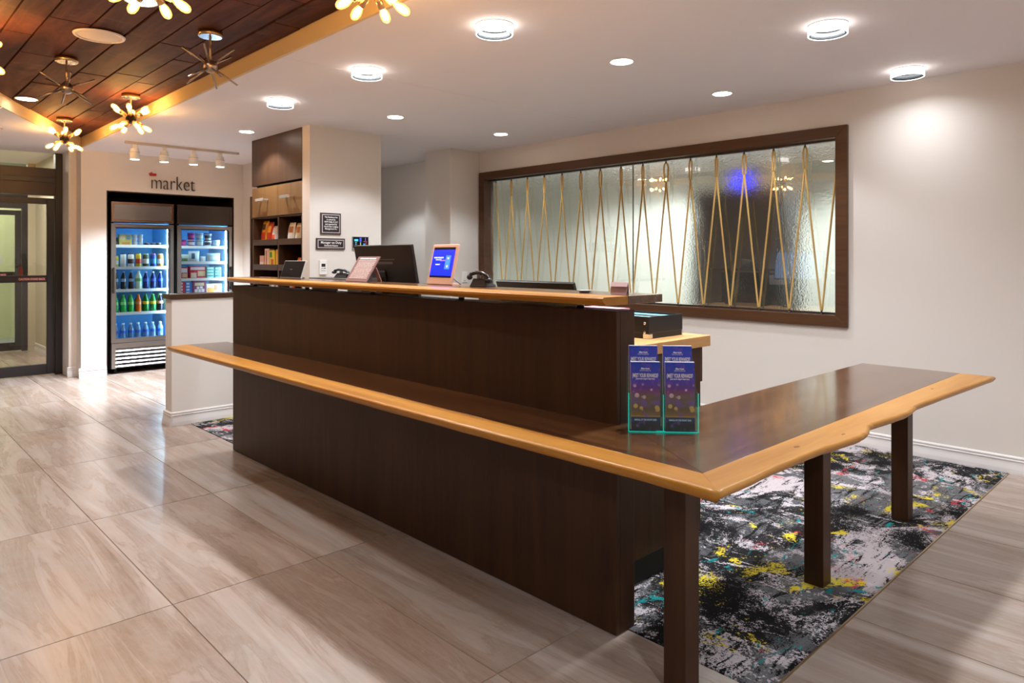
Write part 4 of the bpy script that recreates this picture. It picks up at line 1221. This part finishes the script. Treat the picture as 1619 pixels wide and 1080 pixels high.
for y, rgb, lab, wx, h, pt in ((7.06, (228, 176, 160), 'pale pink snack box on the lower snack shelf', 0.10, 0.13, [(0.1, 0.1, 0.9, 0.5, (240, 226, 214))]), (6.94, (226, 200, 176), 'cream snack box with red stripes on the lower snack shelf', 0.10, 0.20, [(0.3, 0.1, 0.5, 0.9, (190, 60, 50))]),
                               (6.82, (226, 206, 40), 'bright yellow candy box with green and red print on the lower snack shelf', 0.12, 0.185, [(0.1, 0.6, 0.5, 0.9, (60, 150, 50)), (0.3, 0.2, 0.8, 0.5, (206, 80, 40))]), (6.69, (226, 150, 40), 'orange candy box at the end of the lower snack shelf', 0.09, 0.19, [(0.2, 0.2, 0.8, 0.8, (240, 180, 70))])):
    carton('snack_box', lab, 'box', XS, y, zs, wx, 0.06, h, rgb, pt, 'boxes on the lower snack shelf', RZ)
pillow_pack('snack_bag', 'small pink candy bag on the lower shelf near the wall', XS, 6.20, zs, 0.08, 0.13, 0.04, (200, 60, 110), [(0.2, 0.3, 0.8, 0.7, (236, 180, 120))], RZ, 0.1, 'snack bag')
pillow_pack('snack_bag', 'small orange candy bag on the lower shelf near the wall', XS, 6.30, zs, 0.08, 0.11, 0.04, (206, 110, 60), [(0.2, 0.3, 0.8, 0.7, (240, 220, 180))], RZ, 0.1, 'snack bag')
pillow_pack('snack_bag', 'silver wrapped packet on the lower shelf behind the black tablet', XS, 6.47, zs, 0.09, 0.075, 0.04, (170, 170, 176), [], RZ, 0.1, 'snack bag')
zs = SHZ[2] + 0.0185
for y, rgb, lab in ((6.90, (230, 226, 224), 'white packet on the third snack shelf below the counter line'), (6.79, (236, 232, 230), 'white packet with grey side on the third snack shelf'), (6.45, (206, 70, 50), 'red and orange packet on the third snack shelf')):
    pillow_pack('snack_bag', lab, XS, y, zs, 0.09, 0.13, 0.05, rgb, [(0.2, 0.3, 0.8, 0.7, (150, 150, 160))], RZ, 0.1, 'snack bag')

# ================================================================== WALL THINGS ON THE COLUMN / PIER
YC = 5.945
PLQ = mat('plaque_dark', (48, 36, 40), 0.4)
PLB = mat('plaque_rim_bronze', (88, 76, 76), 0.35, 0.6)
PLL = mat('plaque_inlay', (206, 196, 198), 0.4)
def plaque(label, x0, x1, z0, z1, lines):
    xc, zc = (x0 + x1) / 2, (z0 + z1) / 2
    t_ = thing('wall_plaque', label, 'plaque', (xc, YC, z0))
    W_, H_ = x1 - x0, z1 - z0
    part('board', MB().box(-W_ / 2, -0.014, 0, W_ / 2, -0.0005, H_), PLB, t_, bevel=0.002)
    part('inlay', MB().box(-W_ / 2 + 0.014, -0.0158, 0.014, W_ / 2 - 0.014, -0.0142, H_ - 0.014), PLL, t_)
    part('face', MB().box(-W_ / 2 + 0.021, -0.0176, 0.021, W_ / 2 - 0.021, -0.016, H_ - 0.021), PLQ, t_)
    for (s, size, z, sx) in lines:
        text('lettering', s, size, t_, (0, -0.0182, z), (PI / 2, 0, 0), INK, bold=0.0003, sx=sx)
    return t_
plaque('upper dark wall plaque with several centred lines of white text', 3.227, 3.440, 1.582, 1.782,
       [('This Residence Inn', 0.021, 0.160, 0.85), ('is owned by', 0.021, 0.138, 0.9), ('MSW Dallas II, LLC', 0.021, 0.116, 0.85), ('and operated by', 0.021, 0.094, 0.9), ('North Star Lodging', 0.021, 0.072, 0.88), ('Management Inc.', 0.021, 0.051, 0.9)])
plaque('wide dark wall plaque reading Manager on Duty', 3.184, 3.484, 1.440, 1.545, [('Manager on Duty', 0.032, 0.064, 0.95), ('Kimberly Kearns', 0.022, 0.036, 0.95)])
dp = thing('control_panel', 'small wall display with blue and green lit bars', 'display', (3.655, YC, 1.437))
part('housing', MB().box(-0.09, -0.012, 0, 0.09, -0.0005, 0.13), mat('panel_grey', (150, 140, 134), 0.4), dp, bevel=0.002)
part('screen', MB().box(-0.085, -0.0138, 0.022, 0.085, -0.0122, 0.127), mat('screen_black', (14, 14, 26), 0.2), dp)
for (a, b, c_, d_, rgb) in ((-0.07, 0.085, -0.03, 0.105, (60, 170, 210)), (-0.06, 0.07, -0.045, 0.075, (120, 190, 220)), (-0.06, 0.055, -0.045, 0.06, (120, 190, 220)), (-0.06, 0.04, -0.045, 0.045, (120, 190, 220)), (-0.012, 0.08, 0.008, 0.12, (50, 70, 200)), (-0.006, 0.03, 0.002, 0.075, (150, 160, 110)), (0.028, 0.035, 0.05, 0.065, (40, 120, 170)), (0.03, 0.08, 0.07, 0.085, (150, 60, 50)), (0.055, 0.03, 0.062, 0.075, (120, 60, 60)), (0.048, 0.09, 0.056, 0.12, (90, 80, 150))):
    part('lit_bar', MB().box(a, -0.0146, b, c_, -0.0139, d_), mat('bar_%d_%d_%d' % rgb, rgb, 0.4, emit=rgb, estr=0.7), dp)
th = thing('thermostat', 'white wall thermostat remote with grey display below the plaques', 'thermostat', (3.254, YC, 1.205))
part('body', MB().box(-0.037, -0.018, 0, 0.037, -0.0005, 0.135), WHITE, th, bevel=0.004)
part('display', MB().box(-0.020, -0.0196, 0.074, 0.020, -0.0182, 0.102), DGREY, th)
part('button', MB().box(-0.024, -0.0196, 0.055, 0.0, -0.0182, 0.062), mat('button_grey', (176, 172, 168), 0.5), th)
part('button', MB().box(0.006, -0.0196, 0.056, 0.022, -0.0182, 0.063), DGREY, th)
part('button', MB().box(-0.024, -0.0196, 0.034, 0.022, -0.0182, 0.041), mat('button_grey', (176, 172, 168), 0.5), th)
sw = thing('light_switch', 'white wall switch plate with black slots on the window pier', 'switch', (5.124, 6.12, 1.078))
part('plate', MB().box(-0.042, -0.007, 0.0, 0.042, -0.0005, 0.13), WHITE, sw, bevel=0.003)
part('rocker', MB().box(-0.022, -0.011, 0.045, 0.022, -0.0072, 0.118), WHITE, sw, bevel=0.002)
part('slot', MB().box(-0.018, -0.0085, 0.022, 0.012, -0.0072, 0.027), BLACK, sw)
part('slot', MB().box(-0.036, -0.0085, 0.004, 0.03, -0.0072, 0.008), DGREY, sw)

# ================================================================== THINGS ON THE COUNTERS
# brochure holder, turned to face the visitor
BW = R_(-48.1)
bx, by = (1.968 + 2.123) / 2, (1.468 + 1.295) / 2
ACR = clear('acrylic_clear', (240, 250, 248), 0.97)
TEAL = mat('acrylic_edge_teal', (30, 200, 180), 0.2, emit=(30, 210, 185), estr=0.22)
bh = thing('brochure_holder', 'clear acrylic brochure holder with glowing teal edges on the lower counter', 'brochure holder', (bx, by, BZ + 0.0005), BW)
WB = 0.236
part('base_plate', MB().box(-WB / 2, 0.0, 0, WB / 2, 0.095, 0.003), ACR, bh)
part('back_plate', MB().box(-WB / 2, 0.092, 0.0032, WB / 2, 0.095, 0.25), ACR, bh)
part('front_plate', MB().box(-WB / 2, 0.0, 0.0032, WB / 2, 0.003, 0.130), ACR, bh)
part('middle_plate', MB().box(-WB / 2, 0.046, 0.0032, WB / 2, 0.049, 0.19), ACR, bh)
for sx_ in (-1, 1):
    part('side_plate', MB().prism([(-0.0, 0.0)] and [(sx_ * WB / 2 - 0.0015, 0.0), (sx_ * WB / 2 + 0.0015, 0.0), (sx_ * WB / 2 + 0.0015, 0.095), (sx_ * WB / 2 - 0.0015, 0.095)], 0.0032, 0.135), ACR, bh)
    part('edge_glow', MB().box(sx_ * WB / 2 - 0.0018, -0.0018, 0, sx_ * WB / 2 + 0.0018, -0.0002, 0.135), TEAL, bh)
part('edge_glow', MB().box(-0.0015, -0.0018, 0, 0.0015, -0.0002, 0.13), TEAL, bh)
part('edge_glow', MB().box(-WB / 2, -0.0022, 0.0, WB / 2, -0.0002, 0.0032), TEAL, bh)
part('divider', MB().box(-0.0012, 0.0032, 0.0032, 0.0012, 0.092, 0.13), ACR, bh)
part('edge_spark', MB().box(-0.025, -0.004, 0.0, 0.006, -0.0024, 0.006), TEAL, bh)

def cover_material():
    m = mat('brochure_cover', rough=0.25)
    t = NT(m)
    tc_ = t.new('ShaderNodeTexCoord')
    se = t.new('ShaderNodeSeparateXYZ'); t.link(tc_.outputs['Object'], se.inputs[0])
    z = se.outputs[2]
    zn = t.math('DIVIDE', z, 0.232)
    base = t.ramp(zn, [(0.0, (40, 18, 20)), (0.10, (52, 30, 40)), (0.115, (38, 42, 92)), (0.185, (46, 48, 104)), (0.2, (226, 150, 40)), (0.215, (170, 104, 48)), (0.3, (128, 84, 56)), (0.5, (140, 90, 84)), (0.62, (104, 66, 136)), (0.75, (76, 74, 184)), (1.0, (44, 74, 188))])
    v_ = t.coord((1, 1, 1), 0, (0.3, 0, 0.1))
    nz_ = t.noise(v_, 28, 3)
    base = t.mix(t.ramp(nz_, [(0.52, 0.0), (0.66, 0.65)]), base, (150, 84, 180))
    vo = t.new('ShaderNodeTexVoronoi'); vo.inputs['Scale'].default_value = 52; vo.inputs['Randomness'].default_value = 0.9
    t.link(v_, vo.inputs['Vector'])
    dots = t.ramp(vo.outputs['Distance'], [(0.40, 1.0), (0.48, 0.0)])
    sel = t.ramp(vo.outputs['Color'], [(0.30, 0.0), (0.34, 1.0)])
    band = t.ramp(zn, [(0.2, 0.0), (0.24, 1.0), (0.62, 1.0), (0.70, 0.0)])
    hot = t.ramp(zn, [(0.25, (255, 160, 40)), (0.36, (250, 180, 110)), (0.48, (240, 170, 170)), (0.62, (226, 200, 236))])
    k = t.math('MULTIPLY', t.math('MULTIPLY', dots, sel), band)
    t.color(t.mix(k, base, hot))
    return m
COVER = cover_material()
PAPER = mat('paper_white', (226, 220, 228), 0.6)
def brochure(x, y, z, label):
    t_ = thing('brochure', label, 'brochure', (0, 0, 0), 0, 'blue and purple brochures in the acrylic holder')
    M_ = Matrix.Translation((bx, by, BZ + 0.0005)) @ Matrix.Rotation(BW, 4, 'Z')
    t_.location = M_ @ Vector((x, y, z)); t_.rotation_euler = (R_(-3), 0, BW)
    part('page_block', MB().box(-0.05, 0.001, 0, 0.05, 0.018, 0.234), PAPER, t_)
    part('cover', MB().box(-0.05, 0.0, 0, 0.05, 0.0009, 0.232), COVER, t_)
    def tx(s, size, zz, m_=INK, sx=1.0, bold=0.0002):
        text('lettering', s, size, t_, (0, -0.0004, zz), (PI / 2, 0, 0), m_, extrude=0.0002, bold=bold, sx=sx)
    tx('Marriott', 0.0085, 0.2105, sx=1.0)
    tx('REWARDS', 0.0075, 0.2035, mat('print_pale_blue', (170, 170, 206), 0.5), 1.1)
    tx('{MEET YOUR REWARDS}', 0.0185, 0.186, sx=0.44, bold=0.0004)
    tx('JOIN NOW. ENJOY FREE WI-FI.', 0.0062, 0.1745, sx=0.78)
    tx('ENROLL AT THE FRONT DESK', 0.0078, 0.034, sx=0.72)
    return t_
brochure(-0.059, 0.010, 0.0055, 'blue and purple brochure in the lower left pocket of the acrylic holder')
brochure(0.059, 0.010, 0.0055, 'blue and purple brochure in the lower right pocket of the acrylic holder')
brochure(-0.061, 0.056, 0.056, 'blue brochure standing behind in the upper left pocket of the acrylic holder')
brochure(0.058, 0.056, 0.056, 'blue brochure standing behind in the upper right pocket of the acrylic holder')

# helpers for counter things: front faces the visitor (-X), local x runs along -Y
def counter_thing(name, label, cat, x, y, z=TZ, rot=0.0):
    return thing(name, label, cat, (x, y, z + 0.0004), -PI / 2 + rot)

# rose-gold kiosk tablet with blue screen
tb = counter_thing('tablet_kiosk', 'rose gold framed tablet with a bright blue screen on the counter', 'tablet', 2.225, 2.865)
LEAN = Matrix.Rotation(R_(-13), 4, 'X')
ROSE = mat('rose_gold', (228, 188, 170), 0.4, 0.1)
part('bezel', MB().box(-0.104, 0, 0.0, 0.104, 0.014, 0.212, LEAN), ROSE, tb, (0, 0, 0.002), bevel=0.004)
scr = part('screen', MB().box(-0.088, -0.0012, 0.036, 0.088, -0.0002, 0.196, LEAN), mat('screen_bezel_black', (10, 10, 26), 0.15), tb, (0, 0, 0.002))
part('lit_display', MB().box(-0.088, -0.0022, 0.046, 0.088, -0.0013, 0.182, LEAN), mat('screen_blue', (0, 20, 255), 0.3, emit=(0, 30, 255), estr=1.5), scr)
part('panel_graphic', MB().box(0.024, -0.0028, 0.08, 0.064, -0.0023, 0.152, LEAN), mat('screen_blue_light', (40, 90, 255), 0.3, emit=(50, 100, 255), estr=1.6), scr)
lit = mat('screen_white', (200, 220, 255), 0.3, emit=(200, 220, 255), estr=1.2)
part('icon', MB().prism([(0.036, 0), (0.052, 0), (0.044, 0.011)], 0.0024, 0.0030, None, Matrix.Rotation(R_(-13), 4, 'X') @ Matrix.Translation((0, 0, 0.131)) @ Matrix.Rotation(PI / 2, 4, 'X') @ Matrix.Scale(-1, 4, (0, 1, 0)) @ Matrix.Translation((0, -0.01, 0))), lit, scr)
part('icon', MB().cyl((0.044, -0.0029, 0.095), (0.044, -0.0023, 0.095), 0.006, seg=12), lit, scr, rot=(R_(-13), 0, 0))
for s, sz, zz in (('MOBILE REQUESTS', 0.0105, 0.140), ('AVAILABLE NOW', 0.0068, 0.129), ('MARRIOTT', 0.0085, 0.104)):
    p = LEAN @ Vector((-0.034, -0.0030, zz))
    text('lettering', s, sz, tb, (p.x, p.y, p.z + 0.002), (PI / 2 - R_(13), 0, 0), lit, extrude=0.0002, bold=0.0001, sx=0.9)
part('stand', MB().prism([(-0.05, 0.012), (0.05, 0.012), (0.05, 0.10), (-0.05, 0.10)], 0.0, 0.006).box(-0.02, 0.05, 0.0055, 0.02, 0.062, 0.12, Matrix.Rotation(R_(12), 4, 'X')), ROSE, tb)
cd = MB().tube([(0.105, 0.02, 0.03), (0.125, 0.0, 0.034), (0.15, -0.005, 0.022), (0.155, 0.02, 0.005), (0.12, 0.04, 0.004)], 0.002, 6)
part('cable', cd, BLACK, tb)

# small dark tablet with pale rim at the far end
t2 = counter_thing('card_tablet', 'black screened tablet in a pale frame at the far end of the counter', 'tablet', 2.19, 4.44)
L2 = Matrix.Rotation(R_(-18), 4, 'X')
part('bezel', MB().box(-0.150, 0, 0, 0.150, 0.012, 0.122, L2), mat('pale_silver', (198, 198, 196), 0.35, 0.4), t2, (0, 0, 0.004), bevel=0.003)
part('screen', MB().box(-0.143, -0.0012, 0.004, 0.146, -0.0002, 0.118, L2), mat('screen_off', (6, 6, 8), 0.08), t2, (0, 0, 0.004))
part('logo', MB().box(-0.035, -0.0018, 0.058, 0.0, -0.0013, 0.062, L2 @ Matrix.Rotation(0, 4, 'Y')), mat('faint_grey', (90, 90, 94), 0.3), t2, (0, 0, 0.004))
part('stand', MB().box(-0.06, 0.012, 0.0, 0.06, 0.075, 0.006).box(-0.03, 0.06, 0.006, 0.03, 0.068, 0.07, Matrix.Rotation(R_(20), 4, 'X')), DGREY, t2)

# printed card on an easel
cs = counter_thing('easel_sign', 'brown printed notice card leaning on an easel before the monitor', 'sign', 2.165, 3.57)
L3 = Matrix.Rotation(R_(-33), 4, 'X')
MAU = mat('mauve_card', (120, 88, 86), 0.5)
part('card', MB().box(-0.115, 0, 0, 0.115, 0.005, 0.172, L3), MAU, cs, (0, 0, 0.002))
part('easel_leg', MB().box(0.055, 0.0, 0.0, 0.095, 0.003, 0.088, Matrix.Translation((0, 0.115, 0.0)) @ Matrix.Rotation(R_(24), 4, 'X')), mat('mauve_card_back', (168, 120, 112), 0.5), cs)
rt_ = random.Random(5)
lines = MB()
lines.box(-0.085, -0.0010, 0.152, 0.010, -0.0002, 0.161, L3).box(0.016, -0.0010, 0.152, 0.085, -0.0002, 0.161, L3)
zz = 0.140
while zz > 0.02:
    xx = -0.095 + rt_.random() * 0.01
    while xx < 0.09:
        wl = 0.008 + rt_.random() * 0.02
        lines.box(xx, -0.0008, zz, min(xx + wl, 0.096), -0.0002, zz + 0.0042, L3)
        xx += wl + 0.004
    zz -= 0.0098
part('printed_lines', lines, mat('print_pinkish', (222, 200, 196), 0.5), cs, (0, 0, 0.002))['kind'] = 'stuff'

# monitor seen from the back
def monitor(name, label, x, y, wid, hgt, z0, tilt, rot, base_z):
    t_ = thing(name, label, 'monitor', (x, y, base_z + 0.0004), -PI / 2 + rot)
    L_ = Matrix.Translation((0, 0, z0 - base_z)) @ Matrix.Rotation(R_(tilt), 4, 'X')
    part('shell', MB().box(-wid / 2, 0, 0, wid / 2, 0.022, hgt, L_), mat('monitor_shell', (22, 17, 17), 0.38), t_, bevel=0.004)
    part('screen', MB().box(-wid / 2 + 0.01, 0.0222, 0.012, wid / 2 - 0.01, 0.0236, hgt - 0.01, L_), mat('monitor_screen', (120, 140, 180), 0.3, emit=(150, 170, 210), estr=0.4), t_)
    part('rear_slot', MB().box(-wid * 0.28, -0.004, hgt * 0.66, wid * 0.16, -0.0003, hgt * 0.70, L_).box(-wid * 0.28, -0.004, hgt * 0.735, wid * 0.2, -0.0003, hgt * 0.75, L_), mat('slot_grey', (78, 68, 68), 0.4), t_)
    part('rear_plate', MB().box(-wid * 0.22, -0.012, hgt * 0.30, wid * 0.02, -0.0003, hgt * 0.52, L_), mat('rear_plate_black', (14, 11, 11), 0.5), t_, bevel=0.003)
    part('rear_plate_rim', MB().box(-wid * 0.22, -0.0135, hgt * 0.52, wid * 0.02, -0.009, hgt * 0.545, L_), mat('slot_grey', (58, 50, 50), 0.4), t_)
    part('stand_neck', MB().box(-wid * 0.17, -0.045, 0.012, -wid * 0.03, -0.014, z0 - base_z + hgt * 0.40), mat('neck_black', (20, 17, 18), 0.4), t_, bevel=0.004)
    part('stand_top', MB().box(-wid * 0.18, -0.075, z0 - base_z + hgt * 0.28, -wid * 0.02, -0.0455, z0 - base_z + hgt * 0.30).box(-wid * 0.15, -0.072, z0 - base_z + hgt * 0.30, -wid * 0.03, -0.0455, z0 - base_z + hgt * 0.40), mat('stand_grey', (92, 84, 86), 0.4), t_, bevel=0.002)
    part('stand_base', MB().box(-wid * 0.25, -0.12, 0.0, wid * 0.1, 0.08, 0.012), BLACK, t_, bevel=0.003)
    return t_
monitor('desk_monitor', 'large black monitor seen from behind on the desk', 2.50, 3.72, 0.60, 0.35, 1.095, 11, 0.04, 0.765)
monitor('desk_monitor', 'second black monitor whose top edge just shows behind the counter', 2.70, 2.56, 0.56, 0.30, 0.952, 20, 0.0, 0.765)

# desk phones
def phone(label, x, y, z, rot, tray=False):
    t_ = thing('desk_phone', label, 'telephone', (x, y, z + 0.0004), -PI / 2 + rot)
    pm = mat('phone_charcoal', (46, 44, 48), 0.35)
    # wedge body with a raised cradle carrying the curved handset
    part('body', MB().add([(-0.075, -0.05, 0), (0.075, -0.05, 0), (0.085, 0.09, 0), (-0.085, 0.09, 0), (-0.05, -0.03, 0.062), (0.05, -0.03, 0.062), (0.085, 0.09, 0.012), (-0.085, 0.09, 0.012)],
         [(0, 3, 2, 1), (4, 5, 6, 7), (0, 1, 5, 4), (1, 2, 6, 5), (2, 3, 7, 6), (3, 0, 4, 7)]), pm, t_, bevel=0.004)
    hs = MB().tube([(-0.085, -0.03, 0.068), (-0.07, -0.03, 0.092), (-0.03, -0.03, 0.104), (0.03, -0.03, 0.098), (0.075, -0.03, 0.074), (0.09, -0.03, 0.046)], 0.015, 10)
    hs.sphere((-0.082, -0.03, 0.070), 0.022, 12, 8, (1, 1.1, 0.9)).sphere((0.088, -0.03, 0.046), 0.024, 12, 8, (1, 1.1, 0.9))
    part('handset', hs, mat('handset_black', (40, 38, 42), 0.25), t_)
    part('cradle', MB().box(-0.012, -0.042, 0.06, 0.012, -0.02, 0.092), mat('cradle_grey', (96, 94, 98), 0.3), t_, bevel=0.002)
    part('display', MB().add([(-0.02, -0.02, 0.0545), (0.07, -0.02, 0.0545), (0.07, 0.02, 0.043), (-0.02, 0.02, 0.043), (-0.02, -0.02, 0.052), (0.07, -0.02, 0.052), (0.07, 0.02, 0.040), (-0.02, 0.02, 0.040)],
         [(0, 1, 2, 3), (7, 6, 5, 4), (0, 4, 5, 1), (1, 5, 6, 2), (2, 6, 7, 3), (3, 7, 4, 0)]), mat('lcd_grey', (120, 130, 120), 0.3), t_)
    return t_
phone('charcoal desk phone with curved handset between the blue tablet and the window', 2.215, 2.525, TZ, 0.35).scale = (0.62, 0.62, 0.66)
# shelf tray with a phone near the plaques (standing on the work surface riser)
ry = thing('desk_riser', 'dark grey slab tray below the thermostat behind the counter', 'tray', (2.54, 4.36, 0.7654))
part('plate', MB().box(-0.12, -0.26, 0.438, 0.12, 0.26, 0.456), mat('tray_grey', (70, 64, 62), 0.4), ry, bevel=0.003)
part('support', MB().box(-0.10, -0.25, 0.0, 0.10, -0.235, 0.4378), DGREY, ry)
part('support', MB().box(-0.10, 0.235, 0.0, 0.10, 0.25, 0.4378), DGREY, ry)
phone('low black telephone lying on the tray below the thermostat', 2.55, 4.36, 1.2214, 0.3).scale = (0.8, 0.8, 0.55)

# mauve tent card, dish
tc2 = counter_thing('tent_card', 'small mauve folded tent card at the near end of the counter', 'card', 2.11, 1.625, TZ, 0.4)
MA2 = mat('mauve_tent', (176, 140, 142), 0.6)
part('card', MB().add([(-0.03, 0, 0), (0.03, 0, 0), (0.034, 0.022, 0.046), (-0.034, 0.022, 0.046), (-0.03, 0.001, 0), (0.03, 0.001, 0), (0.034, 0.023, 0.046), (-0.034, 0.023, 0.046),
                      (0.03, 0.046, 0), (-0.03, 0.046, 0), (0.03, 0.047, 0), (-0.03, 0.047, 0)],
                     [(0, 1, 2, 3), (7, 6, 5, 4), (0, 4, 5, 1), (1, 5, 6, 2), (3, 7, 4, 0), (3, 2, 8, 9), (6, 7, 11, 10), (8, 10, 11, 9), (2, 6, 10, 8), (7, 3, 9, 11)]), MA2, tc2)
part('score_line', MB().add([(-0.0315, 0.0085, 0.030), (0.0315, 0.0085, 0.030), (0.034, 0.0213, 0.046), (-0.034, 0.0213, 0.046)], [(0, 1, 2, 3)]), mat('mauve_tent_top', (190, 156, 156), 0.6), tc2)
ds = thing('pen_dish', 'small round white dish on the counter near the tent card', 'dish', (2.16, 1.83, TZ + 0.0003))
part('bowl', MB().lathe([(0.018, 0), (0.030, 0.007), (0.033, 0.009), (0.028, 0.0075), (0.016, 0.003)], 20, None, True), mat('dish_grey', (190, 184, 182), 0.3), ds)

# items under the counter slot, on the raised surface / work surface
def paper_stack(label, x, y, z, wx, wy, h, rgb):
    t_ = thing('paper_tray', label, 'paper tray', (x, y, z + 0.0004))
    part('tray', MB().box(-wx / 2, -wy / 2, 0, wx / 2, wy / 2, h * 0.7), DGREY, t_, bevel=0.002)
    part('papers', MB().box(-wx / 2 + 0.01, -wy / 2 + 0.01, h * 0.7 + 0.0002, wx / 2 - 0.01, wy / 2 - 0.01, h), rgbm(rgb, 0.7), t_)
    part('clip', MB().box(-wx / 2 + 0.01, -wy / 2 + 0.012, h + 0.0002, -wx / 2 + 0.03, -wy / 2 + 0.05, h + 0.006), rgbm((90, 190, 110)), t_)
    return t_
paper_stack('document tray with white papers seen through the slot under the blue tablet', 2.30, 3.05, 0.765, 0.22, 0.30, 0.365, (232, 236, 230))
paper_stack('document tray with white papers seen through the slot below the thermostat', 2.28, 4.10, 0.765, 0.20, 0.28, 0.375, (232, 226, 220))
paper_stack('document tray with pink and white papers at the near end under the counter', 2.30, 1.88, 1.0, 0.20, 0.22, 0.15, (214, 150, 160))

# black box on the raised surface
bb_ = thing('cash_box', 'open black box with chrome corners and pale blue contents on the raised desk end', 'box', (2.724, 1.825, 1.0004))
W2, D2, HB = 0.268, 0.34, 0.098
LEA = mat('black_leatherette', (24, 21, 22), 0.45)
part('body', MB().box(-W2 / 2, 0, 0.005, W2 / 2, 0.006, HB).box(-W2 / 2, D2 - 0.006, 0.005, W2 / 2, D2, HB).box(-W2 / 2, 0.006, 0.005, -W2 / 2 + 0.006, D2 - 0.006, HB).box(W2 / 2 - 0.006, 0.006, 0.005, W2 / 2, D2 - 0.006, HB).box(-W2 / 2, 0, 0, W2 / 2, D2, 0.005), LEA, bb_)
part('seam', MB().box(-W2 / 2 - 0.001, -0.001, 0.024, W2 / 2 + 0.001, -0.0002, 0.026), mat('seam_grey', (70, 62, 58), 0.5), bb_)
part('seam', MB().box(-W2 / 2 - 0.001, 0, 0.024, -W2 / 2 - 0.0002, D2, 0.026), mat('seam_grey', (70, 62, 58), 0.5), bb_)
part('corner_guard', MB().box(-W2 / 2 - 0.002, -0.002, 0.001, -W2 / 2 + 0.026, -0.0003, 0.022).box(-W2 / 2 - 0.002, -0.0003, 0.001, -W2 / 2 - 0.0003, 0.03, 0.022), CHROME, bb_, bevel=0.001)
part('corner_guard', MB().box(W2 / 2 - 0.008, -0.002, 0.001, W2 / 2 + 0.002, -0.0003, 0.026), CHROME, bb_, bevel=0.001)
for z in (0.028, 0.068):
    part('stud', MB().sphere((-W2 / 2 - 0.001, 0.022, z), 0.007, 12, 8, (0.5, 1, 1)), CHROME, bb_)
part('lining', MB().box(-W2 / 2 + 0.0062, 0.0062, 0.0052, W2 / 2 - 0.0062, D2 - 0.0062, HB - 0.02), mat('pale_blue_cards', (140, 206, 220), 0.5), bb_)
for k in range(3):
    part('card_bundle', MB().box(-0.10 + 0.07 * k, 0.03, HB - 0.0198, -0.045 + 0.07 * k, 0.30, HB - 0.006), rgbm(((150, 214, 226), (40, 40, 44), (120, 190, 206))[k]), bb_)
pc = thing('leaning_card', 'white card leaning between the desk end panel and the black box', 'card', (2.50, 1.86, 1.0009))
part('sheet', MB().box(-0.02, 0, 0, 0.02, 0.002, 0.09, Matrix.Rotation(R_(-14), 4, 'X')), rgbm((224, 206, 196)), pc)
pp = thing('paper_slips', 'white paper slips lying on the raised desk end beside the black box', 'paper', (2.90, 1.95, 1.0004))
part('sheet', MB().box(-0.03, -0.06, 0, 0.03, 0.06, 0.004), PAPER, pp)

# ================================================================== THINGS IN THE ROOM BEHIND THE GLASS
oc = thing('office_cupboard', 'tall dark cupboard standing in the room behind the glass', 'cupboard', (7.0, 3.70, 0))
part('body', MB().box(-0.2, -0.52, 0.002, 0.2, 0.52, 2.08), mat('office_dark', (40, 40, 42), 0.6), oc, bevel=0.004)
for sgn in (-1, 1):
    dd = part('door', MB().box(-0.222, 0.003 if sgn > 0 else -0.515, 0.02, -0.2005, 0.515 if sgn > 0 else -0.003, 2.06), mat('office_dark2', (52, 52, 54), 0.6), oc, bevel=0.003)
    part('handle', MB().box(-0.24, sgn * 0.03 - 0.008, 1.0, -0.2225, sgn * 0.03 + 0.008, 1.16), STEEL, dd)
bl = thing('blue_display', 'small glowing blue display above the cupboard behind the glass', 'display', (7.0, 3.72, 2.0804))
part('housing', MB().box(-0.02, -0.12, 0, 0.02, 0.12, 0.2), BLACK, bl)
part('lit_display', MB().box(-0.022, -0.105, 0.015, -0.0202, 0.105, 0.185), mat('blue_glow', (40, 50, 255), 0.4, emit=(50, 60, 255), estr=2.0), bl)
